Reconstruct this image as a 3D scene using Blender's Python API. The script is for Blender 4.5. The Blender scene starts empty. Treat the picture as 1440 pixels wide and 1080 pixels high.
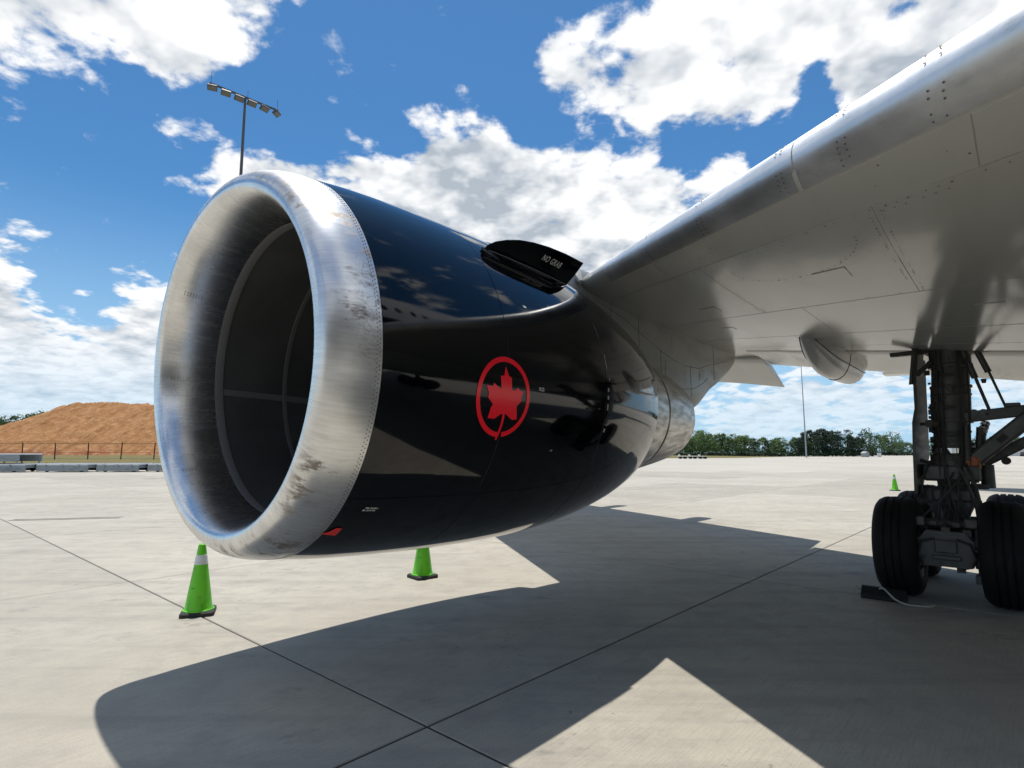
import bpy, bmesh, math, random
from math import sin, cos, tan, pi, radians, sqrt, atan2
from mathutils import Vector, Matrix, Euler, noise as mn
random.seed(7)
SC = bpy.context.scene
COL = SC.collection

# ------------------------------------------------------------------ camera
CAM_H = 1.65
FPX = 815.0                      # focal length in pixels of a 1440 wide frame
PITCH = math.atan((636 - 540) / FPX)
cd = bpy.data.cameras.new('camera')
cd.sensor_width = 36.0
cd.lens = FPX / 1440 * 36.0
cd.clip_start = 0.05
cd.clip_end = 6000
cam = bpy.data.objects.new('camera', cd)
COL.objects.link(cam)
cam.location = (0, 0, CAM_H)
cam.rotation_euler = (pi / 2 + PITCH, 0, 0)
SC.camera = cam

# ------------------------------------------------------------------ light
SUN_TO = Vector((-0.06, 0.24, 1.0)).normalized()       # towards the sun
SUN_EL = math.asin(SUN_TO.z)
SUN_AZ = atan2(SUN_TO.x, SUN_TO.y)
sd = bpy.data.lights.new('sun', 'SUN')
sd.energy = 4.5
sd.angle = radians(0.53)
sd.color = (1.0, 0.95, 0.865)
sun = bpy.data.objects.new('sun', sd)
COL.objects.link(sun)
sun.rotation_euler = SUN_TO.to_track_quat('Z', 'Y').to_euler()
sun.location = (0, 0, 60)

SC.view_settings.view_transform = 'Standard'
SC.view_settings.look = 'None'
SC.view_settings.gamma = 1.0
SC.view_settings.exposure = 0.06
SC.view_settings.use_curve_mapping = False
SC.render.engine = 'CYCLES'
SC.cycles.max_bounces = 8
SC.cycles.diffuse_bounces = 4
SC.cycles.glossy_bounces = 5
SC.render.resolution_x = 1024
SC.render.resolution_y = 768


def pixdir(u, v):
    x, y = (u - 720) / FPX, (540 - v) / FPX
    return Vector((x, cos(PITCH) - y * sin(PITCH), sin(PITCH) + y * cos(PITCH))).normalized()


# ------------------------------------------------------------------ node helper
class NT:
    def __init__(s, tree):
        s.t = tree
        s.n = tree.nodes
        s.l = tree.links

    def new(s, typ, **kw):
        nd = s.n.new(typ)
        for k, v in kw.items():
            setattr(nd, k, v)
        return nd

    def put(s, sock, v):
        if isinstance(v, bpy.types.NodeSocket):
            s.l.new(v, sock)
        elif v is not None:
            sock.default_value = v

    def math(s, op, a, b=None, c=None, clamp=False):
        nd = s.new('ShaderNodeMath', operation=op)
        nd.use_clamp = clamp
        for i, v in enumerate((a, b, c)):
            if v is not None:
                s.put(nd.inputs[i], v)
        return nd.outputs[0]

    def vec(s, op, a, b=None, scale=None):
        nd = s.new('ShaderNodeVectorMath', operation=op)
        s.put(nd.inputs[0], a)
        if b is not None:
            s.put(nd.inputs[1], b)
        if scale is not None:
            s.put(nd.inputs['Scale'], scale)
        return nd.outputs['Value'] if op in ('DOT_PRODUCT', 'LENGTH', 'DISTANCE') else nd.outputs[0]

    def noise(s, vec, scale, detail=4, rough=0.55, dist=0.0, lac=2.0):
        nd = s.new('ShaderNodeTexNoise')
        s.put(nd.inputs['Vector'], vec)
        s.put(nd.inputs['Scale'], scale)
        s.put(nd.inputs['Detail'], detail)
        s.put(nd.inputs['Roughness'], rough)
        s.put(nd.inputs['Distortion'], dist)
        s.put(nd.inputs['Lacunarity'], lac)
        return nd.outputs['Fac']

    def ramp(s, x, lo, hi, a=0.0, b=1.0, smooth=True):
        nd = s.new('ShaderNodeMapRange')
        nd.interpolation_type = 'SMOOTHSTEP' if smooth else 'LINEAR'
        s.put(nd.inputs[0], x)
        for i, v in zip((1, 2, 3, 4), (lo, hi, a, b)):
            s.put(nd.inputs[i], v)
        return nd.outputs[0]

    def mix(s, f, a, b, mode='MIX'):
        nd = s.new('ShaderNodeMix', data_type='RGBA', blend_type=mode)
        s.put(nd.inputs[0], f)
        for i, v in ((6, a), (7, b)):
            if isinstance(v, (tuple, list)):
                v = (*v[:3], 1)
            s.put(nd.inputs[i], v)
        return nd.outputs[2]

    def mapping(s, vec, scale=(1, 1, 1), rot=(0, 0, 0), loc=(0, 0, 0)):
        nd = s.new('ShaderNodeMapping')
        s.put(nd.inputs['Vector'], vec)
        nd.inputs['Scale'].default_value = scale
        nd.inputs['Rotation'].default_value = rot
        nd.inputs['Location'].default_value = loc
        return nd.outputs[0]


# ------------------------------------------------------------------ world: clear sky with fair weather cumulus
def make_world():
    w = bpy.data.worlds.new('World')
    SC.world = w
    w.use_nodes = True
    t = NT(w.node_tree)
    for n in list(t.n):
        t.n.remove(n)
    STR = 0.1
    sky = t.new('ShaderNodeTexSky', sky_type='NISHITA')
    sky.sun_disc = False
    sky.sun_elevation = SUN_EL
    sky.sun_rotation = SUN_AZ
    sky.altitude = 200
    sky.air_density = 1.1
    sky.dust_density = 0.4
    sky.ozone_density = 1.6
    tc = t.new('ShaderNodeTexCoord')
    d = tc.outputs['Generated']
    sep = t.new('ShaderNodeSeparateXYZ')
    t.l.new(d, sep.inputs[0])
    dz = sep.outputs['Z']
    zc = t.math('ADD', t.math('MAXIMUM', dz, 0.0), 0.22)
    comb = t.new('ShaderNodeCombineXYZ')
    for i in range(3):
        t.l.new(zc, comb.inputs[i])
    P = t.vec('DIVIDE', d, comb.outputs[0])
    # coverage: broad noise everywhere plus the banks that stand in this sky today
    blobs = [  # px, py, radius (px), weight: where today's cloud banks stand
        (20, 20, 130, 1.0), (150, 40, 140, 1.0), (280, 35, 120, 1.0), (385, 40, 90, 1.0), (40, 85, 70, 1.0), (130, 105, 60, .9), (275, 135, 40, .7), (215, 85, 70, .9), (20, 95, 85, 1.0), (90, 105, 60, 1.0), (425, 55, 45, 1.0),
        (275, 195, 55, 1.0), (345, 220, 70, 1.0), (420, 228, 60, 1.0), (500, 225, 55, .9), (560, 255, 70, 1.0), (470, 265, 60, .8),
        (600, 130, 70, 1.0), (600, 110, 60, .8), (612, 155, 45, 1.0), (592, 85, 60, 1.0), (600, 58, 40, 1.0), (655, 115, 45, .9), (676, 152, 36, .9), (582, 200, 14, .6),
        (640, 225, 60, .9), (690, 225, 60, 1.0), (770, 240, 75, 1.0), (860, 245, 75, 1.0), (930, 262, 65, 1.0), (1000, 268, 45, .9), (820, 330, 130, 1.0), (680, 310, 100, 1.0), (950, 320, 90, 1.0),
        (765, 105, 35, .8), (815, 105, 65, 1.0), (890, 70, 60, .9), (880, 150, 65, .9), (950, 90, 85, 1.0), (1040, 60, 85, 1.0), (1130, 40, 75, 1.0), (1045, 130, 65, .9), (1190, 15, 50, .9), (975, 25, 50, .7),
        (1180, 110, 50, .9), (1240, 85, 65, 1.0), (1310, 55, 60, .9), (1370, 20, 40, .6),
        (10, 330, 45, .9), (70, 360, 55, 1.0), (130, 365, 55, 1.0), (175, 345, 40, .9), (240, 365, 40, .9), (15, 415, 26, .8), (190, 435, 42, .8),
        (60, 465, 70, 1.0), (150, 470, 60, 1.0), (60, 515, 90, .8), (180, 530, 70, .7), (30, 560, 60, .6), (120, 560, 60, .5),
        (1085, 568, 40, .65), (1140, 565, 40, .65), (1030, 590, 45, .5), (1250, 560, 40, .6), (1010, 610, 60, .35), (1190, 600, 50, .45), (1440, 500, 60, .6), (1420, 590, 60, .4),
    ]
    gaps = [(205, 170, 45, 1.0), (330, 150, 38, 1.0), (400, 150, 50, 1.0), (100, 422, 32, .7), (480, 110, 85, 1.0), (490, 20, 60, .9), (120, 225, 120, 1.0), (30, 200, 90, .8), (690, 70, 70, 1.0), (715, 150, 35, .8), (985, 205, 40, 1.0), (940, 205, 25, .6),
            (1170, 160, 25, .8), (1120, 205, 45, 1.0), (1080, 215, 35, .8), (530, 150, 55, 1.0), (650, 15, 70, 1.0), (1150, 95, 16, .9), (1140, 130, 16, .8), (1025, 98, 14, .6), (210, 290, 70, .9), (560, 30, 60, .9),
            (860, 20, 45, .8), (110, 425, 45, .7), (1070, 540, 25, .5), (440, 165, 40, .9), (560, 205, 22, .6), (640, 175, 26, .7), (740, 190, 22, .7), (170, 175, 40, .7), (370, 160, 35, .7), (800, 180, 35, 1.0), (760, 165, 30, .8), (870, 210, 28, .9), (1250, 20, 22, .6)]
    def field(lst):
        tot = None
        for bx, by, br, bw in lst:
            dist = t.vec('DISTANCE', d, tuple(pixdir(bx, by)))
            g = t.math('MULTIPLY_ADD', dist, -bw / (math.atan(br / FPX) * 1.5), bw * 1.12, clamp=True)
            tot = g if tot is None else t.math('ADD', tot, g)
        return t.math('MINIMUM', tot, 1.22)
    tot = t.math('SUBTRACT', field(blobs), field(gaps))
    def n2(vec, scale, detail, rough, dist=0.0):
        o = t.noise(vec, scale, detail, rough, dist)
        o.node.noise_dimensions = '2D'
        return o
    wide = n2(P, 1.6, 2, .5)
    away = t.ramp(t.vec('DISTANCE', d, tuple(pixdir(720, 300))), .75, 1.15)           # other banks of the same kind over the rest of the sky
    wamp = t.math('ADD', .30, t.math('MULTIPLY', away, 1.9))
    base = t.math('ADD', t.math('MULTIPLY', tot, .46), t.math('MULTIPLY', t.math('SUBTRACT', wide, t.math('SUBTRACT', .5, t.math('MULTIPLY', away, .06))), wamp))
    wp = t.new('ShaderNodeTexNoise', noise_dimensions='2D')
    t.l.new(P, wp.inputs['Vector'])
    wp.inputs['Scale'].default_value = 9.0
    wp.inputs['Detail'].default_value = 3
    Pw = t.vec('ADD', P, t.vec('SCALE', t.vec('SUBTRACT', wp.outputs['Color'], (.5, .5, .5)), scale=.10))
    def puff(vec, detail):
        v = t.new('ShaderNodeTexVoronoi', voronoi_dimensions='2D', feature='F1')
        t.l.new(vec, v.inputs['Vector'])
        v.inputs['Scale'].default_value = 8.5
        v.inputs['Detail'].default_value = detail
        v.inputs['Roughness'].default_value = .55
        v.inputs['Lacunarity'].default_value = 2.2
        v.normalize = True
        return t.math('SUBTRACT', .36, v.outputs['Distance'])
    pf = puff(Pw, 2)
    fine = n2(P, 8.0, 7, .60, .1)
    fld = t.math('ADD', base, t.math('MULTIPLY', t.math('SUBTRACT', fine, .5), t.ramp(base, -.15, .15, .55, 1.05)))
    fld = t.math('ADD', fld, t.math('MULTIPLY', pf, .55))
    cov = t.ramp(fld, .135, .385)
    # self shading: a spot with more cloud above it (towards the zenith) lies in shade
    Pu = t.vec('MULTIPLY', P, (.93, .93, .93))
    here = n2(P, 8.0, 3, .55, .1)
    above = n2(Pu, 8.0, 3, .50, .1)
    lit = t.math('ADD', t.math('MULTIPLY', t.math('SUBTRACT', here, above), t.ramp(dz, .05, .3, .5, 1.25)), t.math('MULTIPLY', pf, .75))
    thick = t.ramp(t.math('ADD', base, t.math('MULTIPLY', t.math('SUBTRACT', wide, .5), 1.2)), .28, .75)
    val = t.math('SUBTRACT', t.math('ADD', .90, lit), t.math('MULTIPLY', thick, t.ramp(dz, .05, .32, .12, .42)))
    ccol = t.mix(t.ramp(val, .40, 1.0, smooth=False), (4.4, 5.0, 5.7), (9.8, 9.9, 10.0))
    hor = t.ramp(dz, .0, .20, .38, 1.0)
    skyc = t.mix(1.0, sky.outputs[0], (.44, .84, 1.10), 'MULTIPLY')
    skyc = t.mix(t.ramp(dz, 0.0, .40, .80, .0), skyc, (4.6, 6.9, 9.2))
    col = t.mix(t.math('MULTIPLY', cov, hor), skyc, ccol)
    bg = t.new('ShaderNodeBackground')
    t.l.new(col, bg.inputs[0])
    bg.inputs[1].default_value = STR
    o = t.new('ShaderNodeOutputWorld')
    t.l.new(bg.outputs[0], o.inputs[0])
    w.cycles.sampling_method = 'MANUAL'
    w.cycles.sample_map_resolution = 1024


make_world()


# ------------------------------------------------------------------ materials
MATS = {}


def mat(name, color=(.5, .5, .5), rough=.5, metal=0.0, spec=.5, coat=0.0, fn=None):
    m = bpy.data.materials.new(name)
    m.use_nodes = True
    t = NT(m.node_tree)
    b = t.n['Principled BSDF']
    b.inputs['Base Color'].default_value = (*color, 1)
    b.inputs['Roughness'].default_value = rough
    b.inputs['Metallic'].default_value = metal
    b.inputs['Specular IOR Level'].default_value = spec
    b.inputs['Coat Weight'].default_value = coat
    b.inputs['Coat Roughness'].default_value = .03
    if fn:
        fn(t, b)
    MATS[name] = m
    return m


def bump(t, b, h, strength=.2, dist=.01):
    nd = t.new('ShaderNodeBump')
    nd.inputs['Strength'].default_value = strength
    nd.inputs['Distance'].default_value = dist
    t.put(nd.inputs['Height'], h)
    t.l.new(nd.outputs[0], b.inputs['Normal'])
    return nd


def pos(t):
    return t.new('ShaderNodeNewGeometry').outputs['Position']


def objc(t):
    return t.new('ShaderNodeTexCoord').outputs['Object']


AZ = radians(48.0)      # aircraft heading: local x = aft, local y = outboard


def f_concrete(t, b):
    p = pos(t)
    r = t.mapping(p, rot=(0, 0, -AZ))                    # slab aligned
    rnd = t.new('ShaderNodeObjectInfo').outputs['Random']
    big = t.noise(p, .35, 4, .6)
    med = t.noise(p, 2.4, 6, .72)
    fin = t.noise(p, 70, 2, .7)
    broom = t.noise(t.mapping(r, scale=(3.0, 95, 1)), 1.0, 2, .6)
    sweep = t.noise(t.mapping(p, scale=(.30, 3.0, 1), rot=(0, 0, radians(8))), 1.0, 5, .65)
    c = t.mix(t.ramp(big, .3, .7), (.385, .354, .298), (.465, .432, .366))
    c = t.mix(t.ramp(med, .40, .70, 0, .75), c, (.325, .305, .268))
    c = t.mix(t.ramp(sweep, .46, .70, 0, .48), c, (.265, .25, .22))
    c = t.mix(t.ramp(fin, .50, .75, 0, .40), c, (.22, .205, .175))
    c = t.mix(t.ramp(broom, .45, .70, 0, .34), c, (.25, .232, .20))
    # oil drips and scuffs
    st = t.noise(t.mapping(p, scale=(1.0, 1.9, 1)), 1.2, 6, .75)
    c = t.mix(t.ramp(st, .57, .74, 0, .62), c, (.14, .137, .13))
    sp = t.noise(p, 9.0, 2, .6)
    c = t.mix(t.math('MULTIPLY', t.ramp(sp, .66, .72), t.ramp(big, .50, .60, 0, .6)), c, (.10, .095, .085))
    v = t.math('ADD', .91, t.math('MULTIPLY', rnd, .17))
    c = t.mix(1.0, c, t.vec('SCALE', (1, 1, 1), scale=v), 'MULTIPLY')
    t.l.new(c, b.inputs['Base Color'])
    b.inputs['Roughness'].default_value = .82
    b.inputs['Specular IOR Level'].default_value = .35
    h = t.math('ADD', t.math('MULTIPLY', broom, .7), t.math('MULTIPLY', fin, .6))
    bump(t, b, h, .5, .005)


mat('concrete', fn=f_concrete)


def f_apron(t, b):
    p = pos(t)
    big = t.noise(p, .06, 5, .6)
    sweep = t.noise(t.mapping(p, scale=(.03, .35, 1), rot=(0, 0, radians(6))), 1.0, 6, .6)
    sw2 = t.noise(t.mapping(p, scale=(.012, .12, 1), rot=(0, 0, radians(-14))), 1.0, 6, .6)
    c = t.mix(t.ramp(big, .3, .7), (.395, .366, .312), (.465, .436, .376))
    c = t.mix(t.ramp(sweep, .48, .7, 0, .45), c, (.32, .315, .295))
    c = t.mix(t.ramp(sw2, .52, .66, 0, .4), c, (.31, .305, .29))
    # sawn joints, too far away to be pieces
    r = t.mapping(p, rot=(0, 0, -AZ), loc=(-2.43, -2.88, 0))
    br = t.new('ShaderNodeTexBrick')
    br.offset = 0
    t.l.new(r, br.inputs['Vector'])
    br.inputs['Scale'].default_value = 1.0
    br.inputs['Brick Width'].default_value = 5.5
    br.inputs['Row Height'].default_value = 5.9
    br.inputs['Mortar Size'].default_value = .025
    br.inputs['Mortar Smooth'].default_value = .2
    c = t.mix(t.math('MULTIPLY', br.outputs['Fac'], .6), c, (.14, .135, .125))
    t.l.new(c, b.inputs['Base Color'])
    b.inputs['Roughness'].default_value = .8
    b.inputs['Specular IOR Level'].default_value = .35


mat('apron_far', fn=f_apron)
mat('sealant', (.045, .043, .04), .85)


def f_lip(t, b):
    o = objc(t)
    sep = t.new('ShaderNodeSeparateXYZ')
    uv = t.new('ShaderNodeUVMap').outputs[0]
    su = t.new('ShaderNodeSeparateXYZ')
    t.l.new(uv, su.inputs[0])
    # uv: x = arc length round the ring (m), y = length over the lip profile (m)
    brush = t.noise(t.mapping(uv, scale=(60, 5, 1)), 1.0, 3, .6)
    brush2 = t.noise(t.mapping(uv, scale=(14, 2.0, 1)), 1.0, 5, .65)
    cloud = t.noise(o, 2.6, 6, .62)
    worn = t.noise(t.mapping(uv, scale=(9, 3.2, 1)), 1.0, 9, .75)
    patch = t.noise(o, 1.7, 3, .5)
    c = t.mix(t.ramp(cloud, .3, .7), (.68, .685, .69), (.84, .845, .85))
    c = t.mix(t.ramp(brush, .35, .7, 0, .30), c, (.46, .455, .445))
    wm = t.math('MULTIPLY', t.ramp(worn, .50, .60), t.ramp(patch, .42, .54))
    outer = t.ramp(su.outputs['Y'], .45, .55)
    wm = t.math('MULTIPLY', wm, outer)
    vein = t.noise(t.mapping(uv, scale=(16, 9, 1)), 1.0, 5, .7, 1.2)
    vein = t.math('MULTIPLY', t.ramp(t.math('ABSOLUTE', t.math('SUBTRACT', vein, .5)), .0, .035, 1.0, 0.0), t.math('MULTIPLY', t.ramp(su.outputs['Y'], .66, .78), t.ramp(patch, .40, .55)))
    wm = t.math('MAXIMUM', wm, t.math('MULTIPLY', vein, .7))
    c = t.mix(t.math('MULTIPLY', wm, .85), c, (.20, .165, .135))
    c = t.mix(t.math('MULTIPLY', t.ramp(brush2, .55, .75, 0, .30), outer), c, (.40, .37, .335))
    t.l.new(c, b.inputs['Base Color'])
    t.l.new(t.math('SUBTRACT', 1.0, t.math('MULTIPLY', outer, .10)), b.inputs['Metallic'])
    rr = t.math('ADD', .185, t.math('MULTIPLY', brush2, .16))
    rr = t.math('ADD', rr, t.math('MULTIPLY', outer, .05))
    rr = t.math('ADD', rr, t.math('MULTIPLY', wm, .25))
    t.l.new(rr, b.inputs['Roughness'])
    bump(t, b, t.math('ADD', t.math('MULTIPLY', brush, .12), cloud), .08, .005)


mat('polished_lip', fn=f_lip)


def f_black(t, b):
    o = objc(t)
    dirt = t.noise(o, 3.0, 7, .7)
    wav = t.noise(o, .9, 2, .5)
    c = t.mix(t.ramp(dirt, .45, .8, 0, .6), (.0015, .0019, .0032), (.0038, .0040, .0048))
    t.l.new(c, b.inputs['Base Color'])
    strk = t.noise(t.mapping(o, scale=(.7, 5, 5)), 2.0, 5, .7)
    t.l.new(t.math('ADD', t.ramp(dirt, .3, .8, .03, .09), t.ramp(strk, .52, .75, 0, .08)), b.inputs['Roughness'])
    bump(t, b, wav, .07, .05)


mat('black_paint', fn=f_black)


def f_grey(col, r0, r1, dirtcol, amt=.5, sc=1.0):
    def f(t, b):
        o = objc(t)
        d1 = t.noise(t.mapping(o, scale=(.5, 2.2, 2.2)), 1.4 * sc, 7, .68)
        d2 = t.noise(o, 9.0 * sc, 4, .6)
        wav = t.noise(o, .8, 2, .5)
        c = t.mix(t.ramp(d1, .42, .78, 0, amt), col, dirtcol)
        c = t.mix(t.ramp(d2, .55, .8, 0, amt * .4), c, dirtcol)
        t.l.new(c, b.inputs['Base Color'])
        t.l.new(t.ramp(d1, .3, .8, r0, r1), b.inputs['Roughness'])
        bump(t, b, wav, .06, .03)
    return f


mat('wing_grey', spec=.42, fn=f_grey((.46, .46, .43), .12, .20, (.38, .375, .34), .40))
mat('pylon_grey', fn=f_grey((.42, .425, .40), .28, .48, (.22, .21, .19), .6))
mat('fuselage_white', fn=f_grey((.74, .74, .73), .08, .18, (.62, .61, .58), .3))
mat('belly_black', (.006, .0065, .008), .12, coat=.3)
mat('flap_white', fn=f_grey((.60, .60, .58), .15, .35, (.40, .39, .36), .4))
mat('seam_dark', (.035, .034, .032), .7)
mat('rivet_dark', (.10, .098, .092), .6)


def f_slat(t, b):
    o = objc(t)
    br = t.noise(t.mapping(o, scale=(10, 1.2, 22), rot=(0, 0, radians(-35))), 1.5, 5, .65)
    cl = t.noise(o, 2.0, 6, .65)
    c = t.mix(t.ramp(cl, .3, .7), (.68, .69, .69), (.82, .83, .83))
    c = t.mix(t.ramp(br, .5, .78, 0, .35), c, (.38, .37, .35))
    t.l.new(c, b.inputs['Base Color'])
    b.inputs['Metallic'].default_value = .88
    t.l.new(t.ramp(cl, .3, .75, .40, .52), b.inputs['Roughness'])
    bump(t, b, t.math('ADD', cl, t.math('MULTIPLY', br, .4)), .10, .006)


mat('slat_metal', fn=f_slat)


def f_liner(t, b):
    o = objc(t)
    n1 = t.noise(o, 2.0, 6, .65)
    n2 = t.noise(o, 160, 2, .5)
    c = t.mix(t.ramp(n1, .35, .7), (.042, .043, .043), (.062, .063, .063))
    t.l.new(c, b.inputs['Base Color'])
    b.inputs['Roughness'].default_value = .6
    bump(t, b, n2, .25, .002)


mat('inlet_liner', fn=f_liner)
mat('liner_band', fn=f_grey((.12, .122, .122), .45, .6, (.11, .105, .095), .5))
mat('fan_titanium', (.32, .32, .33), .35, 1.0)


def f_core(t, b):
    o = objc(t)
    st = t.noise(t.mapping(o, scale=(.5, 6, 6)), 2.2, 5, .6)
    c = t.mix(t.ramp(st, .35, .75, 0, .7), (.56, .545, .515), (.34, .31, .275))
    t.l.new(c, b.inputs['Base Color'])
    b.inputs['Metallic'].default_value = 1.0
    t.l.new(t.ramp(st, .3, .7, .32, .50), b.inputs['Roughness'])


mat('core_metal', fn=f_core)
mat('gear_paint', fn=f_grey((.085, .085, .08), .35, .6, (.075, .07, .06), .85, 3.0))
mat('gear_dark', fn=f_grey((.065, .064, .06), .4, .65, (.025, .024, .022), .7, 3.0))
mat('chrome', (.75, .75, .76), .12, 1.0)
mat('orange_link', (.42, .11, .03), .5)


def f_tyre(t, b):
    o = objc(t)
    n = t.noise(o, 6, 6, .65)
    c = t.mix(t.ramp(n, .4, .75), (.006, .006, .0065), (.013, .0125, .012))
    t.l.new(c, b.inputs['Base Color'])
    b.inputs['Roughness'].default_value = .72
    b.inputs['Specular IOR Level'].default_value = .3
    bump(t, b, t.noise(o, 60, 3, .6), .2, .003)


mat('tyre_rubber', fn=f_tyre)
mat('rim_grey', (.30, .30, .29), .4, .4)
mat('logo_red', (.90, .013, .028), .2)
mat('red_tag', (.62, .03, .03), .5)
mat('print_white', (.72, .72, .70), .4)
mat('print_grey', (.40, .40, .40), .4)


def f_cone(t, b):
    o = objc(t)
    n = t.noise(t.mapping(o, scale=(1, 1, .5)), 9, 6, .7)
    c = t.mix(t.ramp(n, .48, .68, 0, .6), (.145, .60, .014), (.065, .25, .02))
    t.l.new(c, b.inputs['Base Color'])
    b.inputs['Roughness'].default_value = .42
    b.inputs['Subsurface Weight'].default_value = .0


mat('cone_green', fn=f_cone)
mat('cone_band', fn=f_grey((.74, .74, .74), .35, .5, (.45, .45, .43), .6, 4.0))
mat('cone_base', fn=f_grey((.014, .014, .014), .6, .8, (.05, .048, .045), .6, 5.0))
mat('chock_rubber', fn=f_grey((.006, .006, .006), .6, .8, (.014, .013, .012), .6, 5.0))
mat('rope', fn=f_grey((.45, .43, .38), .7, .9, (.25, .23, .2), .6, 5.0))


def f_soil(t, b):
    p = pos(t)
    big = t.noise(p, .09, 5, .6)
    med = t.noise(p, .5, 7, .7)
    fin = t.noise(p, 3.0, 5, .75)
    rill = t.noise(t.mapping(p, scale=(1.1, .05, .05)), 1.0, 6, .7)
    sep = t.new('ShaderNodeSeparateXYZ')
    t.l.new(p, sep.inputs[0])
    c = t.mix(t.ramp(med, .35, .7), (.37, .185, .078), (.49, .275, .13))
    c = t.mix(t.ramp(fin, .48, .7, 0, .7), c, (.26, .115, .048))
    low = t.ramp(t.math('ADD', sep.outputs['Z'], t.math('MULTIPLY', big, 4.0)), 2.8, 5.0, .8, 0.0)
    c = t.mix(low, c, t.mix(t.ramp(med, .4, .65), (.33, .115, .06), (.52, .29, .17)))
    m2 = t.noise(p, .9, 4, .7)
    c = t.mix(t.ramp(m2, .50, .66, 0, .6), c, (.24, .11, .045))
    c = t.mix(t.ramp(m2, .42, .30, 0, .6), c, (.58, .38, .21))
    c = t.mix(t.ramp(rill, .46, .68, 0, .6), c, (.18, .08, .032))
    t.l.new(c, b.inputs['Base Color'])
    b.inputs['Roughness'].default_value = .95
    b.inputs['Specular IOR Level'].default_value = .1
    bump(t, b, t.math('ADD', med, t.math('MULTIPLY', fin, .7)), .9, .5)


mat('soil', fn=f_soil)


def f_grass(t, b):
    p = pos(t)
    n1 = t.noise(t.mapping(p, scale=(.05, .25, .3)), 1.0, 6, .65)
    n2 = t.noise(p, 1.2, 5, .7)
    c = t.mix(t.ramp(n1, .35, .65), (.155, .125, .065), (.14, .145, .048))
    c = t.mix(t.ramp(n2, .4, .75, 0, .6), c, (.25, .20, .11))
    t.l.new(c, b.inputs['Base Color'])
    b.inputs['Roughness'].default_value = .95
    b.inputs['Specular IOR Level'].default_value = .1
    bump(t, b, n2, .8, .2)


mat('dry_grass', fn=f_grass)


def f_leaf(c0, c1):
    def f(t, b):
        p = pos(t)
        n = t.noise(p, .45, 4, .6)
        rnd = t.new('ShaderNodeObjectInfo').outputs['Random']
        m = t.math('ADD', t.math('MULTIPLY', n, .7), t.math('MULTIPLY', rnd, .4))
        t.l.new(t.mix(t.ramp(m, .3, .8), c0, c1), b.inputs['Base Color'])
        b.inputs['Roughness'].default_value = .6
        b.inputs['Specular IOR Level'].default_value = .25
    return f


mat('leaf_light', fn=f_leaf((.060, .120, .028), (.120, .190, .055)))
mat('leaf_mid', fn=f_leaf((.040, .085, .025), (.075, .130, .040)))
mat('leaf_dark', fn=f_leaf((.014, .036, .020), (.030, .062, .028)))
mat('bark', fn=f_grey((.11, .085, .06), .8, .95, (.05, .04, .03), .6))
mat('steel_grey', fn=f_grey((.30, .32, .33), .35, .55, (.17, .17, .165), .6))
mat('mast_steel', fn=f_grey((.075, .08, .085), .45, .6, (.045, .045, .045), .5))
mat('galvanised', fn=f_grey((.34, .36, .38), .4, .6, (.22, .22, .22), .5))
mat('lamp_housing', (.06, .062, .065), .5, .2)
mat('lamp_glass', (.10, .10, .085), .15)
mat('dolly_steel', fn=f_grey((.27, .30, .31), .4, .65, (.11, .11, .105), .7, 2.0))
mat('dolly_deck', fn=f_grey((.74, .75, .74), .3, .5, (.42, .42, .40), .6, 2.0))
mat('fence_post', (.035, .022, .018), .7)
mat('white_wall', fn=f_grey((.66, .66, .64), .5, .7, (.45, .44, .42), .5))
mat('roof_grey', (.35, .36, .37), .5)
mat('dark_glass', (.02, .022, .025), .1)


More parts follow.
